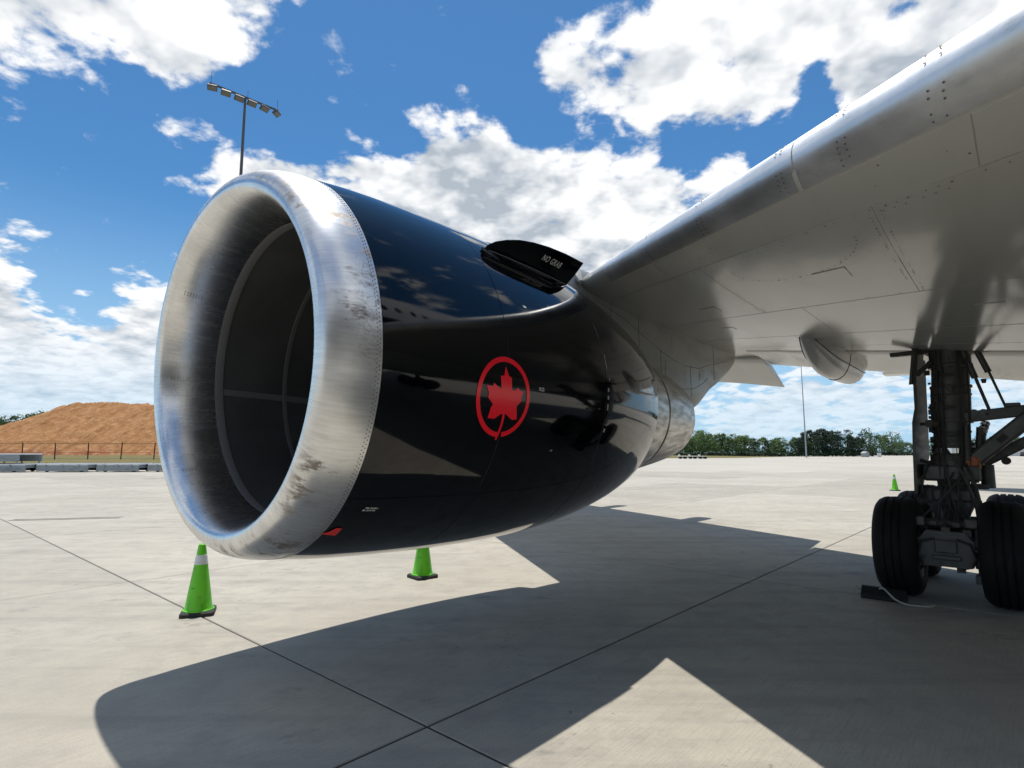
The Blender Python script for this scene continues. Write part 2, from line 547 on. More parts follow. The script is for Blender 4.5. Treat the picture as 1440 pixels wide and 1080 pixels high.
# ------------------------------------------------------------------ mesh helpers
class MB:
    def __init__(s):
        s.v = []
        s.f = []
        s.uv = None

    def grid(s, pts, closed_u=False, closed_v=False, flip=False):
        """pts[i][j] -> quads"""
        b = len(s.v)
        nu, nv = len(pts), len(pts[0])
        for row in pts:
            s.v.extend(tuple(p) for p in row)
        for i in range(nu if closed_u else nu - 1):
            for j in range(nv if closed_v else nv - 1):
                i2, j2 = (i + 1) % nu, (j + 1) % nv
                q = (b + i * nv + j, b + i2 * nv + j, b + i2 * nv + j2, b + i * nv + j2)
                s.f.append(q[::-1] if flip else q)
        return s

    def fan(s, ring, flip=False):
        b = len(s.v)
        s.v.extend(tuple(p) for p in ring)
        f = tuple(range(b, b + len(ring)))
        s.f.append(f[::-1] if flip else f)
        return s

    def box(s, c, size, rot=None):
        b = len(s.v)
        hx, hy, hz = (x / 2 for x in size)
        for x in (-hx, hx):
            for y in (-hy, hy):
                for z in (-hz, hz):
                    p = Vector((x, y, z))
                    if rot is not None:
                        p = rot @ p
                    s.v.append((p.x + c[0], p.y + c[1], p.z + c[2]))
        for f in ((0, 1, 3, 2), (4, 6, 7, 5), (0, 4, 5, 1), (2, 3, 7, 6), (0, 2, 6, 4), (1, 5, 7, 3)):
            s.f.append(tuple(b + i for i in f))
        return s

    def tube(s, path, r, n=12, caps=True):
        path = [Vector(p) for p in path]
        rs = r if isinstance(r, (list, tuple)) else [r] * len(path)
        rings = []
        prev = None
        for i, p in enumerate(path):
            d = (path[min(i + 1, len(path) - 1)] - path[max(i - 1, 0)])
            if d.length < 1e-9:
                d = Vector((0, 0, 1)) if prev is None else prev[2]
            d = d.normalized()
            if prev is None:
                x = d.orthogonal().normalized()
            else:
                x = (prev[0] - d * prev[0].dot(d))
                x = x.normalized() if x.length > 1e-6 else d.orthogonal().normalized()
            y = d.cross(x)
            prev = (x, y, d)
            rings.append([p + (x * cos(2 * pi * k / n) + y * sin(2 * pi * k / n)) * rs[i] for k in range(n)])
        s.grid(rings, closed_v=True, flip=True)
        if caps:
            s.fan(rings[0])
            s.fan(rings[-1], True)
        return s

    def prism(s, poly, axis_fn, t0, t1):
        """poly 2d points; axis_fn(u, v, t) -> 3d"""
        a = [axis_fn(u, v, t0) for u, v in poly]
        b = [axis_fn(u, v, t1) for u, v in poly]
        s.grid([a, b], closed_v=True)
        s.fan(a)
        s.fan(b, True)
        return s

    def lathe(s, prof, fn, n=64, flip=False):
        """prof list of (t, r); fn(t, r, ang) -> point"""
        s.grid([[fn(t, r, 2 * pi * k / n) for k in range(n)] for t, r in prof], closed_v=True, flip=flip)
        return s

    def mesh(s, name, smooth=True, angle=35):
        me = bpy.data.meshes.new(name)
        me.from_pydata(s.v, [], s.f)
        me.update()
        bm = bmesh.new()
        bm.from_mesh(me)
        bmesh.ops.recalc_face_normals(bm, faces=bm.faces)
        bm.to_mesh(me)
        bm.free()
        if smooth:
            for p in me.polygons:
                p.use_smooth = True
            me.set_sharp_from_angle(angle=radians(angle))
        return me


def obj(name, me, m, parent=None, label=None, cat=None, group=None, kind=None, bevel=0):
    if isinstance(me, MB):
        me = me.mesh(name)
    o = bpy.data.objects.new(name, me)
    COL.objects.link(o)
    if m is not None and me is not None and len(me.materials) == 0:
        me.materials.append(MATS[m])
    if parent is not None:
        o.parent = parent
    if label:
        o['label'] = label
    if cat:
        o['category'] = cat
    if group:
        o['group'] = group
    if kind:
        o['kind'] = kind
    if bevel:
        md = o.modifiers.new('bevel', 'BEVEL')
        md.width = bevel
        md.segments = 2
        md.limit_method = 'ANGLE'
        md.angle_limit = radians(40)
    return o


def empty(name, loc, rz=0, **kw):
    o = obj(name, None, None, **kw)
    o.location = loc
    o.rotation_euler = (0, 0, rz)
    o.empty_display_size = .3
    return o


# ------------------------------------------------------------------ ground
cA, sA = cos(AZ), sin(AZ)


def loc2w(x, y, z=0.0):
    return Vector((x * cA - y * sA, x * sA + y * cA, z))


def build_ground():
    # far apron sheet, with grassy terrain beyond it
    m = MB()
    m.grid([[(-2500, -1500, -.06), (-2500, 4000, -.06)], [(2500, -1500, -.06), (2500, 4000, -.06)]], flip=True)
    obj('ground', m, 'dry_grass', kind='structure')
    m = MB()
    e = [(-160, -140), (240, -140), (240, 330), (150, 330), (122, 245), (66, 172), (20, 156), (-20, 120), (-34, 60), (-160, 52)]
    m.fan([(x, y, -.014) for x, y in e])
    ap = obj('apron', m, 'apron_far', kind='structure')
    m = MB()
    # slab lattice: joints pass through this corner, slabs 5.5 m along the aircraft axis and 5.9 m across
    DX, DY, G = 5.5, 5.9, .020
    ox, oy = 2.43, 2.88
    me = None
    cnt = 0
    seal = MB()
    for i in range(-6, 14):
        for j in range(-7, 9):
            cx, cy = ox + (i + .5) * DX, oy + (j + .5) * DY
            w = loc2w(cx, cy)
            if w.y < -9 or w.y > 52 or abs(w.x) > w.y * 1.05 + 14:
                continue
            if w.y > 45 and w.x < -28:
                continue
            if me is None:
                b = MB()
                bx, by = (DX - G) / 2, (DY - G) / 2
                c = .006
                lo = [(-bx, -by, -.013), (bx, -by, -.013), (bx, by, -.013), (-bx, by, -.013)]
                m1 = [(x, y, -c) for x, y, z in lo]
                tp = [(-bx + c, -by + c, 0), (bx - c, -by + c, 0), (bx - c, by - c, 0), (-bx + c, by - c, 0)]
                b.grid([lo, m1, tp], closed_v=True)
                b.fan(tp)
                me = b.mesh('slab', smooth=False)
            o = obj('slab', me, 'concrete', ap)
            o.location = (w.x, w.y, random.uniform(-.0012, .0012))
            o.rotation_euler = (0, 0, AZ)
            cnt += 1
            seal.fan([loc2w(cx + x * DX / 2, cy + y * DY / 2, -.0075) for x, y in ((-1, -1), (1, -1), (1, 1), (-1, 1))])
    obj('joint_sealant', seal, 'sealant', ap)


build_ground()

# ------------------------------------------------------------------ the aircraft
OFF = Vector((9.18, -3.76, 0))          # local point under the wing centre line
PLANE = empty('airliner', loc2w(OFF.x, OFF.y), AZ,
              label='large airliner with black engine nacelle, bare metal leading edges and pale grey wing underside', cat='airplane')


def part(name, mb, m, parent=None, **kw):
    """mesh written in (aft, outboard, up) about the camera's ground point"""
    if isinstance(mb, MB):
        mb.v = [(x - OFF.x, y - OFF.y, z - OFF.z) for x, y, z in mb.v]
        mb = mb.mesh(name, angle=kw.pop('angle', 35))
    return obj(name, mb, m, parent or PLANE, **kw)


# ---- wing surface
UP = [(0, 0), (.002, .0085), (.006, .0150), (.014, .0232), (.03, .0345), (.06, .0475), (.1, .0590), (.2, .077), (.4, .082), (.6, .065), (.8, .036), (1, .003)]
LO = [(0, 0), (.002, -.0060), (.006, -.0100), (.014, -.0142), (.03, -.0185), (.06, -.0225), (.1, -.0255), (.2, -.0270), (.4, -.0190), (.6, -.0075), (.775, .0035), (.85, .003), (1, -.003)]
NOSE = (.0005, .002, .0045, .008, .0125, .018, .0245, .032, .045)


def interp(tab, x):
    for (a, fa), (b, fb) in zip(tab, tab[1:]):
        if x <= b:
            return fa + (fb - fa) * (x - a) / (b - a)
    return tab[-1][1]


def hermite(tab, x):
    """smooth curve through the table, in sqrt(x) so that the nose stays round"""
    q = sqrt(max(0.0, x))
    S = [(sqrt(a), b) for a, b in tab]
    n = len(S)
    for i in range(n - 1):
        if q <= S[i + 1][0] or i == n - 2:
            (t1, p1), (t2, p2) = S[i], S[i + 1]
            m1 = (p2 - S[i - 1][1]) / (t2 - S[i - 1][0]) if i > 0 else (p2 - p1) / (t2 - t1) * 1.05
            m2 = (S[i + 2][1] - p1) / (S[i + 2][0] - t1) if i < n - 2 else (p2 - p1) / (t2 - t1)
            h = t2 - t1
            u = (q - t1) / h
            return (2 * u**3 - 3 * u**2 + 1) * p1 + (u**3 - 2 * u**2 + u) * h * m1 + (-2 * u**3 + 3 * u**2) * p2 + (u**3 - u**2) * h * m2


def wing_frame(y):
    xl = 2.845 + .694 * y
    xt = 10.25 + .40 * y if y < 5 else 12.25 + .44 * (y - 5)
    zl = 3.27 + .1 * y
    zt = 2.60 + .205 * y if y < 4 else 3.42 + .1 * (y - 4)
    k = 1.0 if y < 0 else (1 - .3 * min(y, 4) / 4)
    return xl, xt, zl, zt, k


def wing_pt(y, xc, side, off=0.0):
    xl, xt, zl, zt, k = wing_frame(y)
    c = xt - xl
    tab = UP if side > 0 else LO
    z = zl + (zt - zl) * xc + hermite(tab, xc) * c * k + side * off
    return (xl + c * xc, y, z)


def build_wing():
    ys = [-2.2, -1.2, -.4, .4, 1.2, 2.0, 2.8, 3.4, 4.0, 5.0, 7, 9, 12, 15, 18, 20]
    xs_lo = [0, *NOSE, .06, .08, .1, .15, .2, .3, .4, .5, .6, .7, .775]
    m = MB()
    rows = []
    for y in ys:
        row = [wing_pt(y, .93, 1)] + [wing_pt(y, x, 1) for x in (.8, .7, .6, .4, .3, .2, .15, .1, .08, .06, *NOSE[::-1])] + [wing_pt(y, x, -1) for x in xs_lo]
        # cove behind the lower skin
        row += [tuple(Vector(wing_pt(y, .775, -1)) + Vector((.0, 0, .07))), tuple(Vector(wing_pt(y, .93, 1)) - Vector((0, 0, .012)))]
        rows.append(row)
    m.grid(rows, closed_v=True)
    m.fan(rows[0])
    m.fan(rows[-1], True)
    W = part('wing', m, 'wing_grey')
    # leading edge slats in bare metal, a few millimetres proud of the skin
    def slat(y0, y1):
        s = MB()
        n = max(3, int((y1 - y0) / .5) + 1)
        g = []
        for i in range(n):
            y = y0 + (y1 - y0) * i / (n - 1)
            row = []
            seq = [(x, 1) for x in (.13, .1, .08, .06, *NOSE[::-1])] + [(0, 0)] + [(x, -1) for x in NOSE if x < .03]
            pts = [Vector(wing_pt(y, x, sd_ or 1)) for x, sd_ in seq]
            for i_, p_ in enumerate(pts):
                tg = pts[min(i_ + 1, len(pts) - 1)] - pts[max(i_ - 1, 0)]
                row.append(tuple(p_ + Vector((tg.z, 0, -tg.x)).normalized() * .007))
            row.append(wing_pt(y, .0255, -1, .0))
            g.append(row)
        s.grid(g)
        s.fan(g[0])
        s.fan(g[-1], True)
        return part('slat', s, 'slat_metal', W)
    for a, b in ((-2.15, -.42), (-.41, .93), (.94, 3.30), (4.42, 8.0), (8.02, 12.0), (12.02, 16), (16.02, 19.8)):
        slat(a, b)
    # lower skin: separate panels standing proud so the joints read as real gaps
    def panel(y0, y1, a, b, off=.004, name='skin_panel', m_='wing_grey'):
        s = MB()
        nx, ny = 5, max(3, int((y1 - y0) / .6) + 1)
        g = []
        for i in range(ny):
            y = y0 + (y1 - y0) * i / (ny - 1)
            xs = [a + (b - a) * k / (nx - 1) for k in range(nx)]
            g.append([wing_pt(y, xs[0], -1, -.001)] + [wing_pt(y, x, -1, off) for x in xs] + [wing_pt(y, xs[-1], -1, -.001)])
        s.grid(g)
        s.fan(g[0])
        s.fan(g[-1], True)
        return part(name, s, m_, W)
    gx, gy = .0011, .006
    cuts = [(.0275, .085, [-2.1, .10, 2.55, 3.35]), (.085, .34, [-2.1, -.6, .62, 2.15, 3.6]), (.34, .56, [-2.1, -.1, 1.7, 3.7]),
            (.56, .70, [-2.1, .2, 2.3, 4.2]), (.70, .772, [-2.1, 1.1, 3.0, 5.0])]
    for a, b, yy in cuts:
        yy = yy + [8.0, 12.0, 16.0, 19.9]
        for y0, y1 in zip(yy, yy[1:]):
            panel(y0 + gy / 2, y1 - gy / 2, a + gx, b - gx, .004 + random.uniform(-.0008, .0012))
    # small access doors
    for y0, y1, a, b in ((1.0, 1.28, .20, .235), (2.6, 2.84, .25, .285), (.1, .3, .43, .46), (2.0, 2.3, .61, .64), (-.6, -.25, .16, .20), (2.9, 3.1, .42, .445)):
        panel(y0, y1, a, b, .0075, 'access_door')
    # fasteners
    rv = MB()
    def rivet(y, xc, r=.007, off=.0062):
        r *= .8
        p = Vector(wing_pt(y, xc, -1, off))
        b0 = len(rv.v)
        n = 6
        for k in range(n):
            rv.v.append((p.x + r * cos(2 * pi * k / n), p.y + r * sin(2 * pi * k / n), p.z))
        rv.v.append((p.x, p.y, p.z - .002))
        for k in range(n):
            rv.f.append((b0 + k, b0 + (k + 1) % n, b0 + n))
    rr = random.Random(3)
    y = -1.5
    while y < 3.6:
        rivet(y, .091 + rr.uniform(-.0007, .0007), .0065 if rr.random() < .7 else .010)
        if rr.random() < .5:
            rivet(y + .02, .099, .007)
        y += rr.choice([.06, .06, .09, .14])
    for yy in (.62, 2.15):
        x = .097
        while x < .33:
            for s_ in (-.035, .035):
                if rr.random() < .55:
                    rivet(yy + s_, x, rr.choice([.006, .007, .010]))
            x += .0075
    for k in range(26):
        a_ = k / 25 * pi
        rivet(1.35 + .55 * cos(a_), .13 + .07 * sin(a_), .008 if k % 3 else .011)
    for k in range(24):
        rivet(rr.uniform(-1.2, 3.3), rr.uniform(.032, .080), rr.choice([.006, .009]))
    for k in range(40):
        rivet(rr.uniform(-1.0, 3.5), rr.choice([.335, .345, .555, .565, .695, .705]), .008)
    part('rivets', rv, 'rivet_dark', W, kind='stuff')
    # fasteners on the slat: paired chordwise rows
    rv = MB()
    for yc in (-.32, -.30 + .06, .18, .24, .62, .665, 1.02, 1.06, 1.75, 1.80, 2.5):
        for x, sd_ in [(.055, 1), (.04, 1), (.028, 1), (.019, 1), (.012, 1), (.007, 1), (.0035, 1), (.002, -1), (.005, -1), (.009, -1), (.014, -1), (.020, -1)]:
            if rr.random() < .2:
                continue
            p = Vector(wing_pt(yc + rr.uniform(-.004, .004), x, sd_, .0085))
            if x < .01:
                p.x -= .007
            rv.tube([p, p + Vector((-.003, 0, .002 * sd_))], .0055, 6)
    part('slat_rivets', rv, 'rivet_dark', W, kind='stuff')
    # light stripe (joint cover) between two slats
    s = MB()
    g = []
    for y in (.925, .955):
        g.append([wing_pt(y, x, -1, .0095) for x in (.003, .006, .010, .015, .02, .0245)])
    s.grid(g)
    part('slat_joint_cover', s, 'wing_grey', W)
    # flaps and inboard aileron
    def flap(name, y0, y1, fle, fte, th, m_='flap_white'):
        s = MB()
        n = max(2, int((y1 - y0) / 1.0) + 1)
        g = []
        for i in range(n):
            y = y0 + (y1 - y0) * i / (n - 1)
            a, b = Vector(fle(y)), Vector(fte(y))
            prof = [(0, 0), (.03, .55), (.12, .95), (.3, 1.0), (.6, .6), (1, .03), (.75, -.02), (.5, -.05), (.25, -.2), (.06, -.35)]
            row = []
            for u, v in prof:
                p = a + (b - a) * u
                row.append((p.x, p.y, p.z + v * th))
            g.append(row)
        s.grid(g, closed_v=True)
        s.fan(g[0])
        s.fan(g[-1], True)
        return part(name, s, m_, W)
    def cove(y, dz=0.0, dx=0.0):
        p = Vector(wing_pt(y, .765, -1))
        return (p.x + dx, y, p.z + dz)
    flap('inboard_flap', -2.1, 2.55, lambda y: cove(y, .06, .03), lambda y: wing_pt(y, 1, -1), .16)
    flap('inboard_aileron', 2.58, 3.72, lambda y: cove(y, .06, .03), lambda y: wing_pt(y, 1, -1), .14)
    flap('outboard_flap', 3.75, 12.0, lambda y: (11.13 + .45 * (y - 3.75), y, 3.49 + .14 * (y - 3.75) * (1 if y < 6 else .9)),
         lambda y: (12.54 + .45 * (y - 3.75), y, 2.97 + .2 * (y - 3.75)) if y < 5.4 else (13.28 + .44 * (y - 5.4), y, 3.30 + .12 * (y - 5.4)), .15, 'wing_grey')
    flap('outboard_aileron', 12.05, 19.8, lambda y: cove(y, .04, .02), lambda y: wing_pt(y, 1, -1), .08)
    # dark gap seal along the cove
    s = MB()
    g = []
    for y in (-2.1, 0, 1.5, 3.0, 3.7):
        p = Vector(wing_pt(y, .775, -1))
        g.append([(p.x - .012, y, p.z - .007), (p.x + .02, y, p.z - .004), (p.x + .05, y, p.z + .05)])
    s.grid(g)
    part('cove_seal', s, 'seam_dark', W)
    # flap track fairing
    def fairing(yc, x0, x1, zb, w, name='flap_track_fairing'):
        s = MB()
        rows = []
        N = 22
        for i in range(N + 1):
            u = i / N
            x = x0 + (x1 - x0) * u
            fr = min(1, (u / .45)) if u < .45 else 1
            fr = sin(fr * pi / 2) ** .8
            tail = 1 if u < .86 else sqrt(max(0, 1 - ((u - .86) / .145) ** 2))
            zt = wing_pt(yc, min(.985, (x - wing_frame(yc)[0]) / (wing_frame(yc)[1] - wing_frame(yc)[0])), -1)[2] + .12
            zbot = zt - .06 - (zt - zb - .06) * fr * (.35 + .65 * tail) + .06 * max(0, u - .6)
            hw = w / 2 * (.15 + .85 * fr) * (.5 + .5 * tail)
            row = []
            for k in range(13):
                a_ = pi * k / 12
                row.append((x, yc + hw * cos(a_), zt - (zt - zbot) * abs(sin(a_)) ** .75))
            rows.append(row)
        s.grid(rows)
        s.fan(rows[0])
        s.fan(rows[-1], True)
        f = part(name, s, 'flap_white', W)
        return f, rows
    f1, rows = fairing(2.2, 8.2, 11.1, 2.74, .48)
    s = MB()      # seam lines standing out of the fairing skin
    s.tube([Vector(r[2]) + Vector((0, .003, -.002)) for r in rows[:-1]], .006, 6)
    s.tube([Vector(r[10]) + Vector((0, -.003, -.002)) for r in rows[:-1]], .006, 6)
    s.tube([Vector(p) + Vector((0, 0, -.002)) for p in rows[12]], .006, 6)
    part('fairing_seam', s, 'seam_dark', W)
    fairing(7.2, 12.2, 15.0, 3.35, .5)
    fairing(10.6, 14.3, 16.6, 3.75, .4)
    return W


WING = build_wing()


# ---- fuselage, tailplane, far wing
def build_fuselage():
    yc, zc, R = -3.76, 4.42, 2.52
    def ring(x, r, dz=0):
        return [(x, yc + r * cos(2 * pi * k / 48), zc + dz + r * 1.05 * sin(2 * pi * k / 48)) for k in range(48)]
    st = [(-15.2, .05, -.7), (-14.8, .55, -.6), (-14, 1.15, -.4), (-12.6, 1.75, -.2), (-10.8, 2.2, -.06), (-8.5, 2.46, 0), (-6, R, 0), (4, R, 0), (14, R, 0), (22, R, 0),
          (27, 2.3, .25), (31, 1.9, .62), (35, 1.35, 1.05), (38, .75, 1.35), (39.4, .3, 1.45)]
    m = MB()
    rows = [ring(*s) for s in st]
    m.grid(rows, closed_v=True)
    m.fan(rows[0])
    m.fan(rows[-1])
    F = part('fuselage', m, 'fuselage_white')
    F.data.materials.append(MATS['belly_black'])
    for p in F.data.polygons:
        c = p.center
        if c.z < 4.25 + max(0, c.x - 16) * .10:
            p.material_index = 1
    # wing to body fairing
    m = MB()
    rows = []
    for i in range(17):
        u = i / 16
        x = .2 + 12.6 * u
        g = sin(pi * u) ** .5
        row = []
        for k in range(17):
            a_ = pi * (1 + k / 16)
            row.append((x, yc + (2.2 + .62 * g) * cos(a_), 3.3 + (.9 + .72 * g) * sin(a_)))
        rows.append(row)
    m.grid(rows)
    b = part('belly_fairing', m, 'wing_grey', F)
    # cabin windows
    w = MB()
    for k in range(60):
        x = -7.5 + k * .52
        s = MB()
        w = MB()
        pts = []
        for j in range(12):
            a_ = 2 * pi * j / 12
            pts.append((x + .115 * cos(a_), yc + 2.528, 5.05 + .17 * sin(a_)))
        ctr = []
        for (px, py, pz) in pts:
            yy = yc + sqrt(max(0, R * R - ((pz - zc) / 1.05) ** 2)) + .006
            ctr.append((px, yy, pz))
        w.fan(ctr)
        part('cabin_window', w, 'dark_glass', F)
    # tailplane and fin
    def surf(name, a, b, m_):
        s = MB()
        rows = []
        for (x, y, z, c, t) in (a, b):
            prof = [(0, 0), (.03, .4), (.15, .9), (.4, 1), (.7, .55), (1, .02), (.7, -.55), (.4, -1), (.15, -.9), (.03, -.4)]
            rows.append([(x + u * c, y, z + v * t) for u, v in prof])
        s.grid(rows, closed_v=True)
        s.fan(rows[0])
        s.fan(rows[1])
        return part(name, s, m_, F)
    surf('tailplane', (29.5, -3.0, 5.35, 6.2, .32), (34.6, 5.6, 5.72, 2.1, .12), 'wing_grey')
    surf('tailplane', (29.5, -4.5, 5.35, 6.2, .32), (34.6, -13.1, 5.72, 2.1, .12), 'wing_grey')
    s = MB()
    prof = [(0, 0), (.15, .9), (.4, 1), (.7, .55), (1, .02), (.7, -.55), (.4, -1), (.15, -.9)]
    s.grid([[(26.5 + u * 8, yc + v * .35, 6.3) for u, v in prof], [(34 + u * 3.2, yc + v * .14, 15.2) for u, v in prof]], closed_v=True)
    s.fan([(34 + u * 3.2, yc + v * .14, 15.2) for u, v in prof])
    part('tail_fin', s, 'belly_black', F)
    # the other wing, mirrored
    m = MB()
    rows = []
    for y in (-1.0, 2, 5, 9, 14, 20):
        r_ = [wing_pt(y, x, 1) for x in (1, .8, .6, .4, .2, .1, .03, .006)] + [wing_pt(y, x, -1) for x in (0, .006, .03, .1, .2, .4, .6, .8)]
        rows.append([(x, 2 * yc - yy, z) for x, yy, z in r_])
    m.grid(rows, closed_v=True)
    m.fan(rows[-1])
    part('wing', m, 'wing_grey')
    # nose gear, in line ahead of the wing
    m = MB()
    m.tube([(-9.5, yc, .5), (-9.5, yc, 2.6)], .13, 12)
    ng = part('nose_gear_strut', m, 'gear_paint')
    for sy in (-.28, .28):
        w = MB()
        w.lathe([(-.14, .2), (-.14, .40), (-.09, .46), (.09, .46), (.14, .40), (.14, .2), (-.14, .2)], lambda t, r, a: (-9.5 + r * cos(a), yc + sy + t, .462 + r * sin(a)), 32)
        part('nose_wheel', w, 'tyre_rubber', ng)


build_fuselage()

# ---- engine: axis in local frame
ENG_YAW = radians(42.0) - .704                          # slight toe relative to the aircraft axis
EC = Vector((-1.99 * cA + 3.895 * sA, 1.99 * sA + 3.895 * cA, 2.23))
EA = Vector((cos(ENG_YAW), sin(ENG_YAW), 0))            # aft along the engine
EO = Vector((-sin(ENG_YAW), cos(ENG_YAW), 0))           # outboard
RT = [(.25, 1.336), (.335, 1.354), (.45, 1.369), (.6, 1.384), (.9, 1.401), (1.2, 1.411), (1.5, 1.417), (1.8, 1.419), (2.1, 1.416), (2.4, 1.407), (2.7, 1.391),
      (3.0, 1.366), (3.3, 1.327), (3.6, 1.276), (3.9, 1.213), (4.1, 1.163), (4.28, 1.112)]


def cowl_r(t):
    # Catmull-Rom through the table keeps reflections smooth
    n = len(RT)
    if t <= RT[0][0]:
        return RT[0][1]
    for i in range(n - 1):
        if t <= RT[i + 1][0]:
            t0, p0 = RT[max(i - 1, 0)]
            t1, p1 = RT[i]
            t2, p2 = RT[i + 1]
            t3, p3 = RT[min(i + 2, n - 1)]
            m1 = (p2 - p0) / (t2 - t0)
            m2 = (p3 - p1) / (t3 - t1)
            h = t2 - t1
            u = (t - t1) / h
            return (2 * u**3 - 3 * u**2 + 1) * p1 + (u**3 - 2 * u**2 + u) * h * m1 + (-2 * u**3 + 3 * u**2) * p2 + (u**3 - u**2) * h * m2
    return RT[-1][1]


def eng(t, r, a):
    """a = 0 inboard, pi/2 up"""
    zr = r * sin(a)
    tt = t - .031 * zr * max(0.0, 1 - t / 1.6)          # drooped inlet plane
    p = EC + EA * tt - EO * (r * cos(a)) + Vector((0, 0, zr + .045 - .018 * t))
    return (p.x, p.y, p.z)


def cowl_pt(t, a, off=0.0):
    return eng(t, cowl_r(t) + off, a)


def build_engine():
    N = 160
    # fan cowl sections: black paint, with real gaps between them
    def section(name, t0, t1, steps, gap=.005):
        ts = [t0 + gap + (t1 - t0 - 2 * gap) * i / steps for i in range(steps + 1)]
        prof = [(ts[0], cowl_r(ts[0]) - .035), (ts[0], cowl_r(ts[0]) - .003), (ts[0] + .002, cowl_r(ts[0]))] + [(t, cowl_r(t)) for t in ts[1:-1]] + \
               [(ts[-1] - .002, cowl_r(ts[-1])), (ts[-1], cowl_r(ts[-1]) - .003), (ts[-1], cowl_r(ts[-1]) - .035)]
        m = MB()
        m.lathe(prof, eng, N)
        return m
    m = section('fan_cowl', 1.37, 2.72, 22, .002)
    E = part('engine_nacelle', m, 'black_paint', label='black painted engine nacelle with red leaf roundel')
    part('inlet_cowl', section('inlet_cowl', .335, 1.37, 18, .002), 'black_paint', E)
    # reverser sleeve to the fan nozzle, turned in at the lip
    ts = [2.725 + (4.28 - 2.725) * i / 26 for i in range(27)]
    prof = [(2.725, cowl_r(2.725) - .035), (2.725, cowl_r(2.725) - .003), (2.727, cowl_r(2.727))] + [(t, cowl_r(t)) for t in ts[1:]] + [(4.283, 1.106), (4.28, 1.10), (4.0, 1.13), (3.5, 1.16), (3.1, 1.1)]
    m = MB()
    m.lathe(prof, eng, N)
    part('reverser_sleeve', m, 'black_paint', E)
    # dark backing seen in the gaps
    m = MB()
    m.lathe([(t, cowl_r(t) - .012) for t in (.36, .8, 1.2, 1.6, 2.0, 2.4, 2.7, 2.9)], eng, 96)
    part('inner_structure', m, 'seam_dark', E)
    # polished inlet lip
    outer = []
    for i in range(15):
        u = i / 14
        a_ = u * pi / 2
        outer.append((.335 * (1 - cos(a_)) ** 1.0, 1.2 + (1.354 - 1.2) * sin(a_) ** .86))
    inner = []
    for i in range(15):
        u = i / 14
        a_ = u * pi / 2
        inner.append((.42 * (1 - cos(a_)), 1.2 - .122 * sin(a_) ** .9))
    prof = inner[::-1] + outer[1:]
    m = MB()
    m.lathe(prof, eng, N)
    nv = N
    arcl = [0]
    for (t0, r0), (t1, r1) in zip(prof, prof[1:]):
        arcl.append(arcl[-1] + sqrt((t1 - t0) ** 2 + (r1 - r0) ** 2))
    me = None
    m.v = [(x - OFF.x, y - OFF.y, z - OFF.z) for x, y, z in m.v]
    me = m.mesh('inlet_lip')
    uvl = me.uv_layers.new(name='UVMap')
    for poly in me.polygons:
        ks = [me.loops[li].vertex_index % nv for li in poly.loop_indices]
        wrap = max(ks) - min(ks) > nv / 2
        for li in poly.loop_indices:
            vi = me.loops[li].vertex_index
            k = vi % nv
            if wrap and k < nv / 2:
                k += nv
            uvl.data[li].uv = (2 * pi * 1.25 * k / nv, arcl[vi // nv])
    L = obj('inlet_lip', me, 'polished_lip', E, label='scuffed bare metal inlet lip')
    # rivet rows at the back of the lip and inside it
    rv = MB()
    def stud(t, r, a_, s=.0045, inward=False):
        p = Vector(eng(t, r, a_))
        ctr = Vector(eng(t, 0, 0))
        n = (p - ctr).normalized() * (-1 if inward else 1)
        rv.tube([p - n * .002, p + n * .0022], [s, s * .7], 6)
    for k in range(330):
        a_ = 2 * pi * k / 330
        for dt in (.318, .300):
            stud(dt, 1.2 + (1.354 - 1.2) * sin(math.acos(max(-1, 1 - dt / .335))) ** .86, a_ + (.5 * 2 * pi / 330 if dt < .31 else 0))
    part('lip_rivets', rv, 'rivet_dark', E, kind='stuff')
    rv = MB()
    for a_c in (pi + .02, pi - .62, pi + .75):
        for i in range(7):
            for j in range(3):
                tt = .10 + .02 * i
                aa = math.acos(max(-1, 1 - tt / .42))
                stud(tt, 1.2 - .122 * sin(aa) ** .9, a_c + (j - 1) * .012, .0045, True)
    part('lip_inner_rivets', rv, 'rivet_dark', E, kind='stuff')
    # inlet barrel
    m = MB()
    m.lathe([(.42, 1.075), (.425, 1.072), (.49, 1.074), (.495, 1.08)], eng, 96)
    part('throat_band', m, 'liner_band', E)
    m = MB()
    m.lathe([(.43, 1.082), (.6, 1.085), (.9, 1.10), (1.2, 1.12), (1.5, 1.14), (1.9, 1.15), (2.2, 1.14)], eng, 96)
    part('inlet_barrel', m, 'inlet_liner', E)
    m = MB()
    m.lathe([(1.05, 1.108), (1.052, 1.103), (1.088, 1.105), (1.09, 1.112)], eng, 96)
    part('barrel_ring', m, 'liner_band', E)
    for a_c in (pi * 1.03, pi * .34, pi * 1.67):
        m = MB()
        g = []
        for i in range(14):
            t = .495 + i * (1.45 - .495) / 13
            r = interp([(.43, 1.082), (.6, 1.085), (.9, 1.10), (1.2, 1.12), (1.5, 1.14)], t)
            g.append([eng(t, r, a_c - .026), eng(t, r - .005, a_c - .024), eng(t, r - .005, a_c + .024), eng(t, r, a_c + .026)])
        m.grid(g)
        part('barrel_splice', m, 'liner_band', E)
    # fan
    m = MB()
    for k in range(38):
        a0 = 2 * pi * k / 38
        g = []
        for i in range(7):
            u = i / 6
            r = .36 + (1.13 - .36) * u
            tw = radians(20 + 42 * u)
            hw = .10 + .05 * u
            g.append([eng(1.62 + s_ * hw * cos(tw), r, a0 + s_ * hw * sin(tw) / r) for s_ in (-1, -.3, .4, 1)])
        m.grid(g)
    part('fan_blades', m, 'fan_titanium', E)
    m = MB()
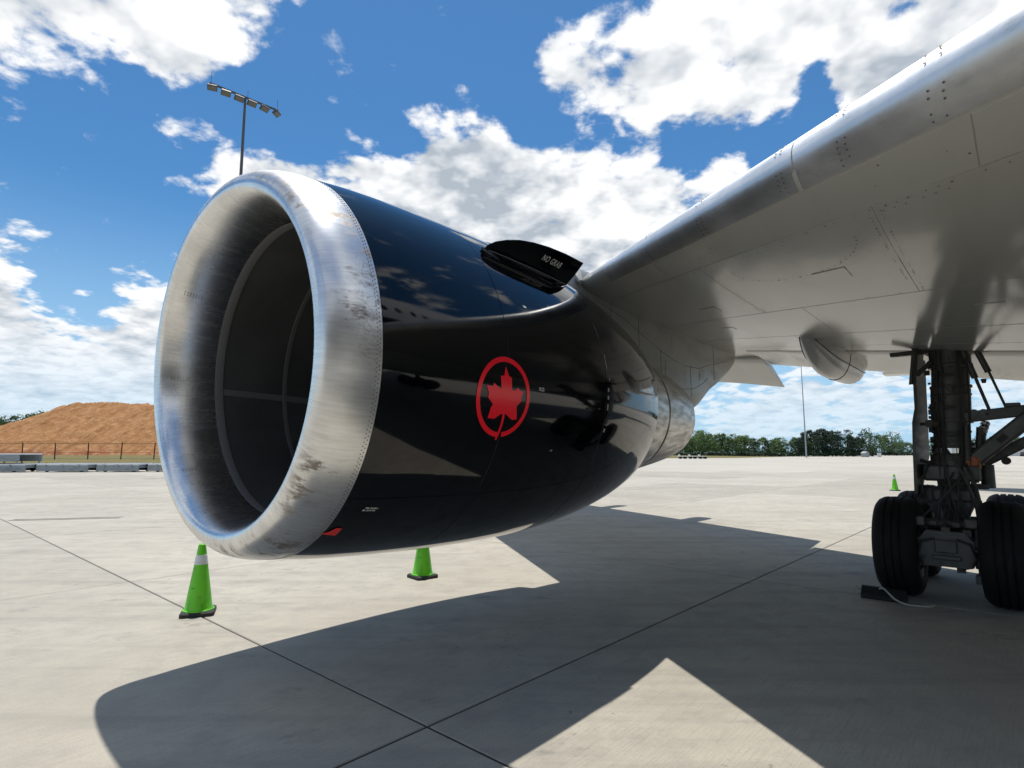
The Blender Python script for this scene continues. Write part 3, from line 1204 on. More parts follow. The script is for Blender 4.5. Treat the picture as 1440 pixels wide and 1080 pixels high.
    m.lathe([(1.18, .004), (1.22, .09), (1.32, .20), (1.45, .30), (1.62, .37), (1.9, .38)], eng, 48)
    part('spinner', m, 'gear_dark', E)
    m = MB()
    m.lathe([(2.0, .3), (2.0, 1.15)], eng, 48)
    part('fan_bulkhead', m, 'seam_dark', E)
    # core cowl, nozzle, plug
    m = MB()
    m.lathe([(3.2, .98), (3.8, .985), (4.3, .945), (4.7, .895), (5.0, .848), (5.20, .812), (5.21, .795), (5.1, .78)], eng, 96)
    part('core_cowl', m, 'core_metal', E)
    m = MB()
    m.lathe([(5.16, .74), (5.275, .785), (5.285, .795), (5.6, .752), (5.95, .700), (6.2, .658), (6.5, .600), (6.505, .59), (6.4, .585), (5.9, .62)], eng, 96)
    part('core_nozzle', m, 'core_metal', E)
    m = MB()
    m.lathe([(5.1, .77), (5.2, .775), (5.26, .77), (5.29, .76)], eng, 96)
    part('nozzle_gap', m, 'seam_dark', E)
    m = MB()
    m.lathe([(5.8, .40), (6.4, .32), (6.7, .2), (6.9, .06), (6.92, .002)], eng, 48)
    part('exhaust_plug', m, 'core_metal', E)
    # longitudinal latch line and small latches low on the sleeve
    for (t, a_, dt, da) in ((2.76, -.02, .012, .012), (2.76, -.07, .012, .012), (2.76, -.13, .010, .02), (2.78, .05, .008, .01), (2.745, .16, .006, .05), (2.76, -.28, .012, .012)):
        m = MB()
        m.grid([[cowl_pt(t - dt, a_ - da, .003), cowl_pt(t - dt, a_ + da, .003)], [cowl_pt(t + dt, a_ - da, .003), cowl_pt(t + dt, a_ + da, .003)]])
        part('latch_mark', m, 'print_grey', E)
    # ---- surface marks
    def decal(name, polys, t0, a0, sx, sy, m_, off=.003, slant=0.0, cuts=4):
        """2d polygons (u along the axis, v up) wrapped on the cowl"""
        bm = bmesh.new()
        for pl in polys:
            vs = [bm.verts.new((u, v, 0)) for u, v in pl]
            bm.faces.new(vs)
        bmesh.ops.triangulate(bm, faces=bm.faces)
        for _ in range(cuts):
            es = [e for e in bm.edges if e.calc_length() > .12]
            if not es:
                break
            bmesh.ops.subdivide_edges(bm, edges=es, cuts=1)
            bmesh.ops.triangulate(bm, faces=bm.faces)
        R = cowl_r(t0)
        for v in bm.verts:
            u, w = v.co.x, v.co.y
            p = cowl_pt(t0 + u * sx + slant * w * sy, a0 + w * sy / R, off)
            v.co = Vector(p) - OFF
        me = bpy.data.meshes.new(name)
        bmesh.ops.recalc_face_normals(bm, faces=bm.faces)
        bm.to_mesh(me)
        bm.free()
        for p in me.polygons:
            p.use_smooth = True
        return obj(name, me, m_, E)
    def px(x, y):
        y -= .165 * (x - 397)
        return ((x - 397 - .164 * (535 - y)) / 318, (535 - y) / 440)
    leaf_r = [(445, 205), (470, 308), (503, 330), (490, 462), (520, 468), (572, 436), (590, 470), (638, 484), (604, 545), (610, 582), (545, 640), (550, 785), (485, 785), (408, 712)]
    leaf_l = [(372, 712), (348, 712), (275, 757), (198, 742), (236, 628), (258, 600), (205, 525), (216, 482), (195, 398), (268, 412), (282, 376), (340, 430), (366, 437), (370, 305), (412, 303)]
    leaf = [px(*p) for p in leaf_r + leaf_l]
    stem = [px(*p) for p in [(403, 700), (372, 700), (350, 830), (300, 985), (318, 1000), (345, 930), (378, 830)]]
    decal('roundel_leaf', [leaf], 1.345, radians(-9.0), .275, .283, 'logo_red', .0034)
    decal('roundel_stem', [stem], 1.345, radians(-9.0), .275, .283, 'logo_red', .0040)
    ring = []
    a0r, a1r = radians(-82), radians(-82 + 350)
    n = 84
    for i in range(n):
        a, b = a0r + (a1r - a0r) * i / n, a0r + (a1r - a0r) * (i + 1) / n
        ring.append([(cos(a), sin(a)), (cos(b), sin(b)), (.868 * cos(b), .872 * sin(b)), (.868 * cos(a), .872 * sin(a))])
    decal('roundel_ring', ring, 1.345, radians(-9.0), .275, .283, 'logo_red', .0030, cuts=1)
    rr = random.Random(5)
    def microtext(name, t, a_, w, h, rows, m_, slant=0.0):
        pl = []
        for r in range(rows):
            y1 = 1 - 2 * r / rows
            y0 = y1 - 2 / rows * .68
            x = -1.0
            while x < 1:
                dx = rr.uniform(.07, .14)
                if rr.random() > .12:
                    k = rr.random()
                    pl.append([(x, y0 if k < .7 else (y0 + y1) / 2), (x + dx * .8, y0), (x + dx * .8, y1 if k > .3 else (y0 + y1) / 2), (x, y1)])
                x += dx * 1.25
        return decal(name, pl, t, a_, w, h, m_, .003, slant, cuts=0)
    microtext('placard', .53, radians(-44.7), .045, .020, 2, 'print_white', .5)
    microtext('placard', 1.75, radians(-5.2), .030, .016, 2, 'print_white')
    microtext('placard', 2.02, radians(-24), .016, .010, 1, 'print_grey')
    decal('placard', [[(-1, -1), (1, -1), (1, 1), (-1, 1)]], 1.655, radians(20.6), .018, .009, 'print_white', .003, -.6, 0)
    # red tag at the back edge of the lip
    decal('red_tag', [[(-1, -.6), (.9, -.8), (1.0, .9), (.3, 1.0), (-.3, .1)]], .375, radians(-54.5), .055, .050, 'red_tag', .006, 0, 1)
    # ---- strake
    PH = radians(43)
    def spt(t, h, w=0.0):
        p = Vector(eng(t, cowl_r(t) + h, PH))
        nrm = EO * sin(PH) + Vector((0, 0, cos(PH)))
        return tuple(p + nrm * w)
    top = [(1.50, .0), (1.52, .06), (1.57, .108), (1.66, .155), (1.78, .196), (1.93, .226), (2.12, .25), (2.36, .266), (2.64, .274)]
    m = MB()
    rows = []
    for (t, h) in top:
        th = .008 if h > .01 else .003
        u = (t - 1.50) / 1.14
        tb = 1.50 + u * 1.12
        rows.append([spt(tb, -.02, -th), spt(t, h * .5, -th), spt(t, h - .004, -th * .7), spt(t, h, 0), spt(t, h - .004, th * .7), spt(t, h * .5, th), spt(tb, -.02, th)])
    m.grid(rows)
    m.fan(rows[0])
    m.fan(rows[-1])
    S = part('strake', m, 'black_paint', E)
    # mounting foot of the strake: a flange hugging the cowl
    m = MB()
    g = []
    for i in range(14):
        u = i / 13
        t = 1.485 + 1.13 * u
        wd = .095 * (sin(min(1, u / .18) * pi / 2)) * (1 if u < .8 else max(.03, 1 - (u - .8) / .2) ** .5)
        g.append([cowl_pt(t, PH - wd / 1.42, -.004), cowl_pt(t, PH - wd / 1.42, .004), spt(t, .022, -.010), spt(t, .022, .010), cowl_pt(t, PH + wd / 1.42, .004), cowl_pt(t, PH + wd / 1.42, -.004)])
    m.grid(g)
    m.fan(g[0])
    m.fan(g[-1])
    part('strake_foot', m, 'black_paint', E)
    m = MB()
    m.tube([spt(1.54 + k * 1.06 / 10, .024, -.0115) for k in range(11)], .0014, 6)
    part('strake_seal', m, 'print_grey', E)
    # NO GRAB lettering on the underside of the strake
    cu = bpy.data.curves.new('no_grab', 'FONT')
    cu.body = 'NO GRAB'
    cu.size = .085
    cu.space_character = 1.12
    cu.align_x = 'CENTER'
    cu.align_y = 'CENTER'
    to = bpy.data.objects.new('tmp', cu)
    COL.objects.link(to)
    dg = bpy.context.evaluated_depsgraph_get()
    me = bpy.data.meshes.new_from_object(to.evaluated_get(dg))
    bpy.data.objects.remove(to)
    for v in me.vertices:
        u, w = v.co.x * .66, v.co.y
        v.co = Vector(spt(2.26 + u + w * .10, .150 + w * .95, -.0100)) - OFF
    me.name = 'no_grab_lettering'
    obj('no_grab_lettering', me, 'print_white', E)
    return E


ENGINE = build_engine()


# ---- pylon
def build_pylon():
    yc = 4.12
    # stations along aft: (x, z_top, z_bottom, half width)
    def eaxis_y(x):
        return EC.y + (x - EC.x) / EA.x * EA.y
    st = [(3.35, 3.66, 3.45, .05), (3.8, 3.76, 3.35, .16), (4.4, 3.80, 3.3, .24), (5.0, 3.82, 3.2, .30), (5.6, 3.84, 3.1, .34), (6.1, 3.86, 2.95, .36),
          (6.6, 3.86, 2.78, .37), (7.2, 3.80, 2.47, .37), (7.8, 3.76, 2.30, .36), (8.2, 3.74, 2.27, .35), (8.75, 3.72, 2.32, .32), (9.1, 3.70, 2.45, .30), (9.6, 3.70, 2.71, .27), (10.2, 3.70, 2.92, .22), (10.8, 3.70, 3.16, .16),
          (11.25, 3.70, 3.36, .09), (11.45, 3.68, 3.50, .03)]
    rows = []
    for x, zt, zb, hw in st:
        y0 = eaxis_y(x)
        y0 = y0 if x < 8 else y0 + (yc - eaxis_y(8)) * 0
        r = []
        for sy, fz in ((-1, 0), (-1.0, .12), (-1.0, .5), (-1, .88), (-.8, 1), (.8, 1), (1, .88), (1.0, .5), (1, .12), (1, 0)):
            f = 1.0
            if fz <= .12:
                f = .80 if fz == 0 else 1.0
            # narrower upper edge forward of the wing
            if x < 5.2 and fz > .5:
                f = .75 if fz == .88 else 1.0
            r.append((x, y0 + sy * hw * f, zb + (zt - zb) * fz))
        rows.append(r)
    m = MB()
    m.grid(rows, closed_v=True)
    m.fan(rows[0])
    m.fan(rows[-1])
    Pn = part('engine_pylon', m, 'pylon_grey', angle=50)
    # panel seams and doors on both cheeks
    def side(x, f, off=.004, s_=-1):
        for (a, b) in zip(st, st[1:]):
            if a[0] <= x <= b[0]:
                u = (x - a[0]) / (b[0] - a[0])
                zt, zb, hw = (a[k] + (b[k] - a[k]) * u for k in (1, 2, 3))
                return (x, eaxis_y(x) + s_ * (hw + off), zb + (zt - zb) * f)
    for s_ in (-1, 1):
        m = MB()
        for (x0, x1, f0, f1) in ((5.95, 11.0, .55, .40), (7.1, 9.4, .20, .25)):
            m.tube([side(x0 + (x1 - x0) * k / 10, f0 + (f1 - f0) * k / 10, .0, s_) for k in range(11)], .0035, 6)
        for x, f0, f1 in ((6.15, .15, .80), (6.85, .14, .80), (7.5, .14, .52), (8.6, .14, .50), (9.75, .14, .80)):
            m.tube([side(x, f0 + (f1 - f0) * k / 4, .0, s_) for k in range(5)], .0035, 6)
        part('pylon_seam', m, 'seam_dark', Pn)
        for (x0, x1, f0, f1) in ((6.95, 7.4, .60, .76), (7.9, 8.5, .56, .72), (7.65, 8.4, .28, .42), (9.0, 9.25, .3, .42)):
            m = MB()
            m.grid([[side(x0, f0, .0045, s_), side(x0, f1, .0045, s_)], [side(x1, f0, .0045, s_), side(x1, f1, .0045, s_)]])
            part('pylon_door', m, 'pylon_grey', Pn)
    # fillet where the pylon meets the leading edge
    m = MB()
    m.tube([(5.42, 3.80, 3.62), (5.46, 3.9, 3.74), (5.5, 4.1, 3.83), (5.6, 4.4, 3.82), (5.75, 4.5, 3.70)], [.03, .07, .09, .07, .03], 10)
    part('pylon_fillet', m, 'pylon_grey', Pn)


build_pylon()


# ---- main landing gear
def build_gear():
    gx, gy = 9.05, .83
    AX = .56                                           # axle height
    def G(dx, dy, z):
        return (gx + dx, gy + dy, z)
    m = MB()
    m.tube([G(0, -.10, 3.35), G(0, -.10, 2.75), G(0, -.10, 2.74), G(0, -.08, 2.45), G(0, -.08, 2.44), G(0, -.06, 2.05), G(0, -.06, 2.04), G(0, -.04, 1.62), G(0, -.03, 1.61), G(0, -.03, 1.48)],
           [.215, .215, .195, .195, .205, .205, .185, .185, .215, .215], 28)
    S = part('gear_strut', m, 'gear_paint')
    def sub(name, m, mm='gear_paint', bevel=0):
        return part(name, m, mm, S, bevel=bevel)
    for z, r, h in ((2.72, .23, .02), (2.46, .217, .018), (2.36, .212, .012), (2.04, .218, .022), (1.90, .202, .012), (1.78, .205, .016), (1.72, .205, .016), (1.52, .23, .03)):
        m = MB()
        yo = -.10 + .07 * (2.75 - z) / 1.3
        m.tube([G(0, yo, z - h), G(0, yo, z - h + .004), G(0, yo, z + h - .004), G(0, yo, z + h)], [r - .006, r, r, r - .006], 28)
        sub('strut_collar', m, 'gear_dark' if h < .02 else 'gear_paint')
    m = MB()
    m.tube([G(0, -.03, 1.70), G(0, -.03, 1.64)], .198, 28)
    sub('piston_band', m, 'chrome')
    m = MB()
    m.tube([G(0, -.03, 1.5), G(0, -.03, 1.15)], .165, 24)
    sub('piston', m, 'gear_dark')
    # lower collar block, torsion link lugs
    m = MB()
    m.box(G(0, -.03, 1.40), (.46, .56, .20))
    sub('collar_block', m, 'gear_paint', .03)
    m = MB()
    m.box(G(-.05, .23, 1.12), (.3, .16, .24))
    sub('actuator_block', m, 'gear_dark', .03)
    m = MB()
    m.box(G(0, -.02, 1.13), (.40, .44, .20))
    sub('fork_head', m, 'gear_paint', .05)
    m = MB()
    m.prism([(-.24, 1.05), (.24, 1.05), (.15, .86), (.20, .70), (.16, .58), (-.16, .58), (-.20, .70), (-.15, .86)], lambda u, v, t: G(t, u, v), -.2, .2)
    sub('fork', m, 'gear_paint', .03)
    # bogie beam
    m = MB()
    m.tube([G(-.92, 0, AX), G(-.86, 0, AX), G(-.5, 0, AX), G(0, 0, AX + .03), G(.5, 0, AX), G(.92, 0, AX)], [.10, .15, .14, .17, .14, .15], 20)
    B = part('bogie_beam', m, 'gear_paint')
    m = MB()
    m.prism([(-.25, .50), (-.20, .40), (.20, .40), (.25, .50), (.25, .68), (.17, .78), (-.17, .78), (-.25, .68)], lambda u, v, t: G(t, u, v), -.99, -.84)
    part('axle_block', m, 'gear_paint', B, bevel=.025)
    m = MB()
    m.box(G(-1.0, 0, .62), (.05, .20, .14))
    m.box(G(-1.0, 0, .50), (.05, .26, .05))
    part('axle_cover', m, 'gear_paint', B, bevel=.012)
    # hoses arcing over the axle block
    m = MB()
    for s_ in (-1, 1):
        m.tube([G(-.98, s_ * .10, .70), G(-1.04, s_ * .22, .66), G(-1.03, s_ * .26, .52), G(-.98, s_ * .22, .42), G(-.9, s_ * .12, .38)], .014, 8)
        m.tube([G(-.9, s_ * .16, .80), G(-.93, s_ * .30, .84), G(-.85, s_ * .36, .72)], .012, 8)
        m.tube([G(-.25, s_ * .2, 1.25), G(-.34, s_ * .30, 1.08), G(-.36, s_ * .27, .92), G(-.5, s_ * .2, .80), G(-.8, s_ * .18, .82)], .013, 8)
        m.tube([G(-.22, s_ * .18, 1.5), G(-.30, s_ * .26, 1.30), G(-.30, s_ * .24, 1.1)], .012, 8)
    part('brake_hose', m, 'seam_dark', B)
    # brake rods / equaliser with end blocks
    for s_ in (-1, 1):
        m = MB()
        m.tube([G(-.95, s_ * .30, .82), G(-.95, s_ * .30, .34)], .04, 12)
        m.tube([G(-.95, s_ * .30, .70), G(-.95, s_ * .30, .64)], .06, 12)
        m.tube([G(-.95, s_ * .30, .50), G(-.95, s_ * .30, .44)], .06, 12)
        m.box(G(-.93, s_ * .31, .30), (.16, .15, .09))
        m.box(G(-.93, s_ * .24, .88), (.12, .12, .10))
        part('brake_rod', m, 'gear_paint', B, bevel=.012)
    m = MB()
    m.tube([G(-.75, -.34, .84), G(-.75, .34, .84)], .055, 12)
    m.tube([G(-.55, 0, .80), G(-.15, 0, 1.0)], .05, 12)
    m.tube([G(-.88, 0, .78), G(-.7, .02, .88), G(-.3, 0, 1.02)], .035, 10)
    part('trim_actuator', m, 'gear_dark', B)
    # wheels
    R, WD, RB = .56, .43, .25
    half = WD / 2
    tp = [(-half * .72, RB), (-half * .86, RB + .02), (-half * .99, RB + .10), (-half, RB + .17), (-half * .96, RB + .235), (-half * .82, R - .032), (-half * .62, R - .008), (-half * .5, R)]
    for g in (-.34, 0, .34):
        tp += [(half * g - .012, R + (.004 if g == 0 else .002)), (half * g - .008, R - .012), (half * g + .008, R - .012), (half * g + .012, R + (.004 if g == 0 else .002))]
    tp += [(-t, r) for t, r in tp[:8]][::-1]
    for sx in (-.71, .71):
        m = MB()
        m.tube([G(sx, -.64, AX), G(sx, .60, AX)], .075, 16)
        part('axle', m, 'gear_dark', B)
        for sy in (-.50, .465):
            c = G(sx, sy, AX)
            m = MB()
            m.lathe(tp, lambda t, r, a: (c[0] + r * cos(a), c[1] + t, max(c[2] + r * sin(a), .0005)), 56)
            T = part('wheel', m, 'tyre_rubber')
            m = MB()
            m.lathe([(-.17, RB - .005), (-.155, RB - .03), (-.09, RB - .05), (-.05, .13), (-.09, .09), (-.11, .0)], lambda t, r, a: (c[0] + r * cos(a), c[1] + t, c[2] + r * sin(a)), 36)
            m.lathe([(.17, RB - .005), (.155, RB - .03), (.09, RB - .05), (.05, .13), (.09, .09), (.11, .0)], lambda t, r, a: (c[0] + r * cos(a), c[1] + t, c[2] + r * sin(a)), 36)
            part('rim', m, 'rim_grey', T)
            m = MB()
            s_ = -1 if sy > 0 else 1
            m.lathe([(s_ * .06, .215), (s_ * .22, .215), (s_ * .23, .20), (s_ * .23, .09)], lambda t, r, a: (c[0] + r * cos(a), c[1] + t, c[2] + r * sin(a)), 30)
            for k in range(9):
                a_ = 2 * pi * k / 9
                p = Vector((c[0] + .17 * cos(a_), c[1] + s_ * .22, c[2] + .17 * sin(a_)))
                m.tube([p, p + Vector((0, s_ * .05, 0))], .03, 10)
            part('brake_pack', m, 'gear_dark', T)
    # folding side brace to inboard
    m = MB()
    def beam(m, a, b, w, h):
        a, b = Vector(a), Vector(b)
        d = b - a
        rot = d.to_track_quat('X', 'Z').to_matrix()
        m.box((a + b) / 2, (d.length, w, h), rot)
    beam(m, G(-.12, -.22, 1.52), G(-.15, -1.05, 2.28), .12, .17)
    beam(m, G(-.15, -1.05, 2.28), G(-.15, -1.9, 3.0), .12, .17)
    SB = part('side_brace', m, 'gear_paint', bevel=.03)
    m = MB()
    beam(m, G(.10, -.22, 1.46), G(.06, -1.15, 2.02), .10, .12)
    beam(m, G(.06, -1.15, 2.02), G(.06, -2.1, 2.9), .10, .12)
    part('brace_arm', m, 'gear_dark', SB, bevel=.02)
    for u in (.38, .72):
        m = MB()
        a, b = Vector(G(-.20, -.22, 1.52)), Vector(G(-.23, -1.05, 2.28))
        p = a + (b - a) * u
        m.box(p, (.03, .10, .06), (b - a).to_track_quat('Y', 'Z').to_matrix())
        part('brace_cutout', m, 'seam_dark', SB)
    m = MB()
    m.tube([G(-.0, -.55, 1.55), G(-.12, -.55, 1.55)], .045, 12)
    part('brace_pin', m, 'seam_dark', SB)
    m = MB()
    m.box(G(-.12, -.24, 1.52), (.14, .16, .15))
    m.tube([G(-.22, -.24, 1.54), G(-.02, -.24, 1.54)], .06, 12)
    part('brace_clevis', m, 'orange_link', SB, bevel=.02)
    # horizontal jury link
    m = MB()
    beam(m, G(-.10, -.10, 2.06), G(-.10, -.85, 2.14), .10, .13)
    m.tube([G(-.18, -.88, 2.16), G(-.02, -.88, 2.16)], .085, 16)
    beam(m, G(-.10, -.88, 2.16), G(-.08, -1.7, 2.5), .10, .12)
    for k in range(4):
        m.tube([G(-.17, -.30 - k * .09, 2.115), G(-.03, -.30 - k * .09, 2.115)], .05, 10)
    m.box(G(-.1, -.66, 2.20), (.1, .14, .05))
    part('lock_link', m, 'gear_paint', SB, bevel=.015)
    m = MB()
    m.tube([G(-.19, -.78, 2.15), G(-.185, -.78, 2.15)], .03, 12)
    m.tube([G(-.19, -.42, 2.10), G(-.185, -.42, 2.10)], .016, 12)
    part('link_bolt', m, 'seam_dark', SB)
    # coil spring
    m = MB()
    a, b = Vector(G(-.06, -.40, 2.02)), Vector(G(-.02, -.26, 1.60))
    d = b - a
    x = d.orthogonal().normalized()
    y = d.normalized().cross(x)
    m.tube([a + d * (k / 160) + (x * cos(k * .98) + y * sin(k * .98)) * .042 for k in range(161)], .0085, 6)
    part('spring', m, 'chrome', SB)
    m = MB()
    m.tube([a, b], .014, 8)
    part('spring_rod', m, 'seam_dark', SB)
    # slim actuators dropping from the wheel well
    m = MB()
    for (p, q, r) in ((G(-.2, -.22, 3.0), G(-.14, -.34, 2.54), .035), (G(-.14, -.34, 2.56), G(-.10, -.44, 2.16), .018),
                      (G(-.22, -.34, 3.0), G(-.16, -.47, 2.60), .034), (G(-.16, -.47, 2.62), G(-.10, -.60, 2.16), .014),
                      (G(-.05, -.35, 1.95), G(-.05, -.30, 1.50), .05), (G(-.2, -.22, 1.98), G(-.2, -.2, 1.55), .03)):
        m.tube([p, q], r, 10)
    m.tube([G(-.18, -.42, 2.52), G(-.18, -.42, 2.47)], [.03, .02], 10)
    part('lock_actuator', m, 'gear_dark', SB)
    # inboard dangling cylinder behind the block
    m = MB()
    m.tube([G(.1, -.36, 1.5), G(.1, -.36, 1.22)], .07, 14)
    m.box(G(.0, -.28, 1.24), (.2, .18, .06))
    part('damper', m, 'gear_dark', S)
    # hydraulic lines down the strut
    m = MB()
    for dy, x in ((.05, -.24), (-.12, -.235), (-.20, -.20), (.10, -.215)):
        m.tube([G(x, dy - .08, 2.9), G(x - .01, dy - .07, 2.4), G(x, dy - .05, 1.9), G(x - .015, dy - .03, 1.55), G(x, dy - .02, 1.2)], .010, 6)
    for z in (2.6, 2.2, 1.85):
        m.box(G(-.235, -.08, z), (.03, .12, .03))
    part('hydraulic_line', m, 'seam_dark', S)
    m = MB()
    m.tube([G(-.18, .08, 2.0), G(-.30, .14, 2.0)], .05, 8)
    part('fitting', m, 'gear_paint', S)
    # small clamps, unions and looping hoses, too fine to tell apart
    rg = random.Random(12)
    m = MB()
    for k in range(70):
        z = rg.uniform(.75, 2.85)
        a_ = rg.uniform(pi * .55, pi * 1.55)
        rr_ = .20 if z > 1.2 else .17
        c_ = G(rr_ * cos(a_), -.05 + rr_ * sin(a_), z)
        m.box(c_, (rg.uniform(.02, .06), rg.uniform(.02, .07), rg.uniform(.02, .08)), Euler((0, 0, a_)).to_matrix())
    for k in range(16):
        z0 = rg.uniform(.75, 1.6)
        a_ = rg.uniform(pi * .6, pi * 1.45)
        p0 = Vector(G(.2 * cos(a_), -.04 + .2 * sin(a_), z0 + rg.uniform(.2, .5)))
        p3 = Vector(G(rg.uniform(-.85, -.3), rg.uniform(-.34, .34), rg.uniform(.55, .95)))
        mid = (p0 + p3) / 2 + Vector((rg.uniform(-.16, -.02), rg.uniform(-.2, .2), rg.uniform(-.16, .06)))
        m.tube([p0 * (1 - u) ** 2 + mid * 2 * u * (1 - u) + p3 * u * u for u in (0, .17, .34, .5, .67, .84, 1)], rg.choice([.008, .010, .013]), 6)
    for k in range(24):
        c_ = G(rg.uniform(-1.02, -.86), rg.uniform(-.30, .30), rg.uniform(.34, .86))
        m.box(c_, (.05, rg.uniform(.03, .08), rg.uniform(.02, .07)))
    part('hose_and_clamp_detail', m, 'gear_dark', S, kind='stuff')
    # torsion links at the back
    m = MB()
    beam(m, G(.2, 0, 1.4), G(.55, 0, 1.1), .22, .07)
    beam(m, G(.55, 0, 1.1), G(.2, 0, .8), .22, .07)
    part('torsion_link', m, 'gear_dark', S, bevel=.015)
    # strut door on the outboard side
    m = MB()
    poly = [(-.30, 1.14), (-.22, 1.05), (.16, 1.42), (.30, 1.6), (.30, 2.86), (-.20, 2.86), (-.22, 2.2), (-.34, 2.02), (-.34, 1.7)]
    m.prism(poly, lambda u, v, t: G(u, .215 - .10 * u + t + (.05 * (2.4 - v) if v < 2.4 else 0), v), 0, .035)
    D = part('gear_door', m, 'gear_paint', bevel=.006)
    for p, q, w_, h_ in ((G(-.25, .22, 2.62), G(-.16, .08, 2.78), .035, .05), (G(-.28, .25, 1.55), G(-.10, .13, 1.5), .035, .04), (G(-.25, .22, 2.0), G(-.1, .12, 2.0), .03, .04)):
        m = MB()
        beam(m, p, q, w_, h_)
        part('door_link', m, 'gear_dark', D)
    m = MB()
    m.prism([(-.26, 2.50), (.25, 2.56), (.25, 3.22), (-.16, 3.16)], lambda u, v, t: G(u, .26 - .10 * u + t - (.10 * (v - 2.5)), v), 0, .03)
    part('gear_door', m, 'gear_paint', D, bevel=.006)
    m = MB()
    for (u0, v0, u1, v1) in ((-.26, 2.5, -.16, 3.16), (-.26, 2.5, .25, 2.56)):
        m.tube([G(u0, .255, v0), G(u1, .255 - .1 * (v1 - 2.5), v1)], .015, 8)
    part('door_frame', m, 'gear_dark', D)
    # trunnion beam, well lips and pipes under the wing
    m = MB()
    m.box(G(-.02, .05, 2.93), (.10, .95, .055))
    m.box(G(-.15, -1.3, 2.80), (.08, 2.2, .07), Euler((radians(6), 0, 0)).to_matrix())
    part('door_beam', m, 'gear_dark', S, bevel=.01)
    m = MB()
    m.tube([G(0, -.1, 2.9), G(.05, -.12, 3.1), G(.2, -.3, 3.3)], [.27, .30, .3], 24)
    part('trunnion', m, 'gear_dark', S)
    m = MB()
    for k in range(4):
        m.tube([G(-.25, -.2 - k * .05, 2.95), G(-.4, -.4 - k * .09, 2.98), G(-.5, -.7 - k * .2, 2.96), G(-.5, -1.2, 2.98)], .011, 6)
    part('well_pipe', m, 'seam_dark', S)
    # other main gear, simpler, mirrored across the fuselage
    oy = 2 * -3.76 - gy
    m = MB()
    m.tube([(gx, oy, 3.3), (gx, oy, .6)], .2, 16)
    m.tube([(gx - .8, oy, AX), (gx + .8, oy, AX)], .14, 14)
    O2 = part('gear_strut', m, 'gear_paint')
    for sx in (-.71, .71):
        for sy in (-.57, .57):
            m = MB()
            m.lathe(tp + [(.1, .0), (-.1, .0), tp[0]], lambda t, r, a: (gx + sx + r * cos(a), oy + sy + t, max(AX + r * sin(a), .0005)), 40)
            part('wheel', m, 'tyre_rubber')


build_gear()


# ------------------------------------------------------------------ loose things on the apron
def build_chock():
    # black block in front of the left front tyre, with a rope
    c = loc2w(9.05 - .71 - .46, .83 + .58)
    root = empty('wheel_chock', (c.x, c.y, 0), AZ, label='black rubber wheel chock with pale rope against the front tyre', cat='chock')
    m = MB()
    m.prism([(-.11, 0), (.13, 0), (.11, .04), (.03, .125), (-.03, .125), (-.11, .04)], lambda u, v, t: (u, t, v), -.20, .22)
    obj('block', m, 'chock_rubber', root, bevel=.008)
    m = MB()
    pts = [(-.05, .04, .115), (-.10, .0, .135), (-.14, -.04, .12), (-.17, -.12, .05), (-.19, -.22, .016), (-.17, -.34, .012), (-.10, -.44, .012), (.0, -.46, .02)]
    sm = []
    for i in range(len(pts) - 1):
        p0, p1, p2, p3 = (Vector(pts[max(0, min(len(pts) - 1, i + k))]) for k in (-1, 0, 1, 2))
        for k in range(5):
            u = k / 5
            sm.append(.5 * (2 * p1 + (p2 - p0) * u + (2 * p0 - 5 * p1 + 4 * p2 - p3) * u * u + (3 * p1 - p0 - 3 * p2 + p3) * u ** 3))
    m.tube(sm, .010, 8)
    m.tube([(-.02, .22, .07), (-.03, .28, .10), (-.05, .31, .06), (-.04, .28, .03), (-.02, .222, .04)], .008, 8)
    obj('rope', m, 'rope', root)


build_chock()


def build_cone(x, y, rz, label, lean=0, band=True):
    root = empty('traffic_cone', (x, y, 0), rz, label=label, cat='traffic cone', group='green traffic cones round the aircraft')
    m = MB()
    b = .158
    ch = .025
    oc = [(-b + ch, -b), (b - ch, -b), (b, -b + ch), (b, b - ch), (b - ch, b), (-b + ch, b), (-b, b - ch), (-b, -b + ch)]
    m.grid([[(u, v, .0) for u, v in oc], [(u, v, .032) for u, v in oc], [(u * .95, v * .95, .042) for u, v in oc], [(u * .72, v * .72, .046) for u, v in oc]], closed_v=True)
    m.fan([(u * .72, v * .72, .046) for u, v in oc])
    obj('base', m, 'cone_base', root)
    def R(z):
        return .132 + (.034 - .132) * (z - .05) / (.70 - .05)
    def fn(t, r, a):
        return (r * cos(a) + lean * t, r * sin(a), t)
    m = MB()
    m.lathe([(.044, .148), (.052, .147), (.056, .138), (.075, R(.075)), (.2, R(.2)), (.45, R(.45)), (.64, R(.64)), (.695, R(.695)), (.703, .026), (.700, .020), (.66, .022)], fn, 40)
    obj('cone_body', m, 'cone_green', root)
    if band:
        m = MB()
        m.lathe([(.50, R(.50)), (.502, R(.502) + .003), (.592, R(.592) + .003), (.594, R(.594))], fn, 40)
        obj('reflective_band', m, 'cone_band', root)
    # small printed swallow-like mark low on the body
    m = MB()
    for pl in ([(-.6, .10), (-.25, -.1), (0, .05), (-.2, .0)], [(0, .05), (.5, .12), (.9, .10), (.3, -.05)]):
        m.fan([fn(.27 + v * .06, R(.27 + v * .06) + .002, radians(-105) - rz + u * .28) for u, v in pl])
    obj('printed_mark', m, 'cone_base', root)
    return root


build_cone(-3.23, 6.2, radians(22), 'green traffic cone with white band standing under the engine inlet lip', .0)
build_cone(-1.19, 7.95, radians(40), 'green traffic cone partly hidden behind the bottom of the engine')
build_cone(16.55, 25.4, radians(20), 'small distant green traffic cone left of the landing gear')


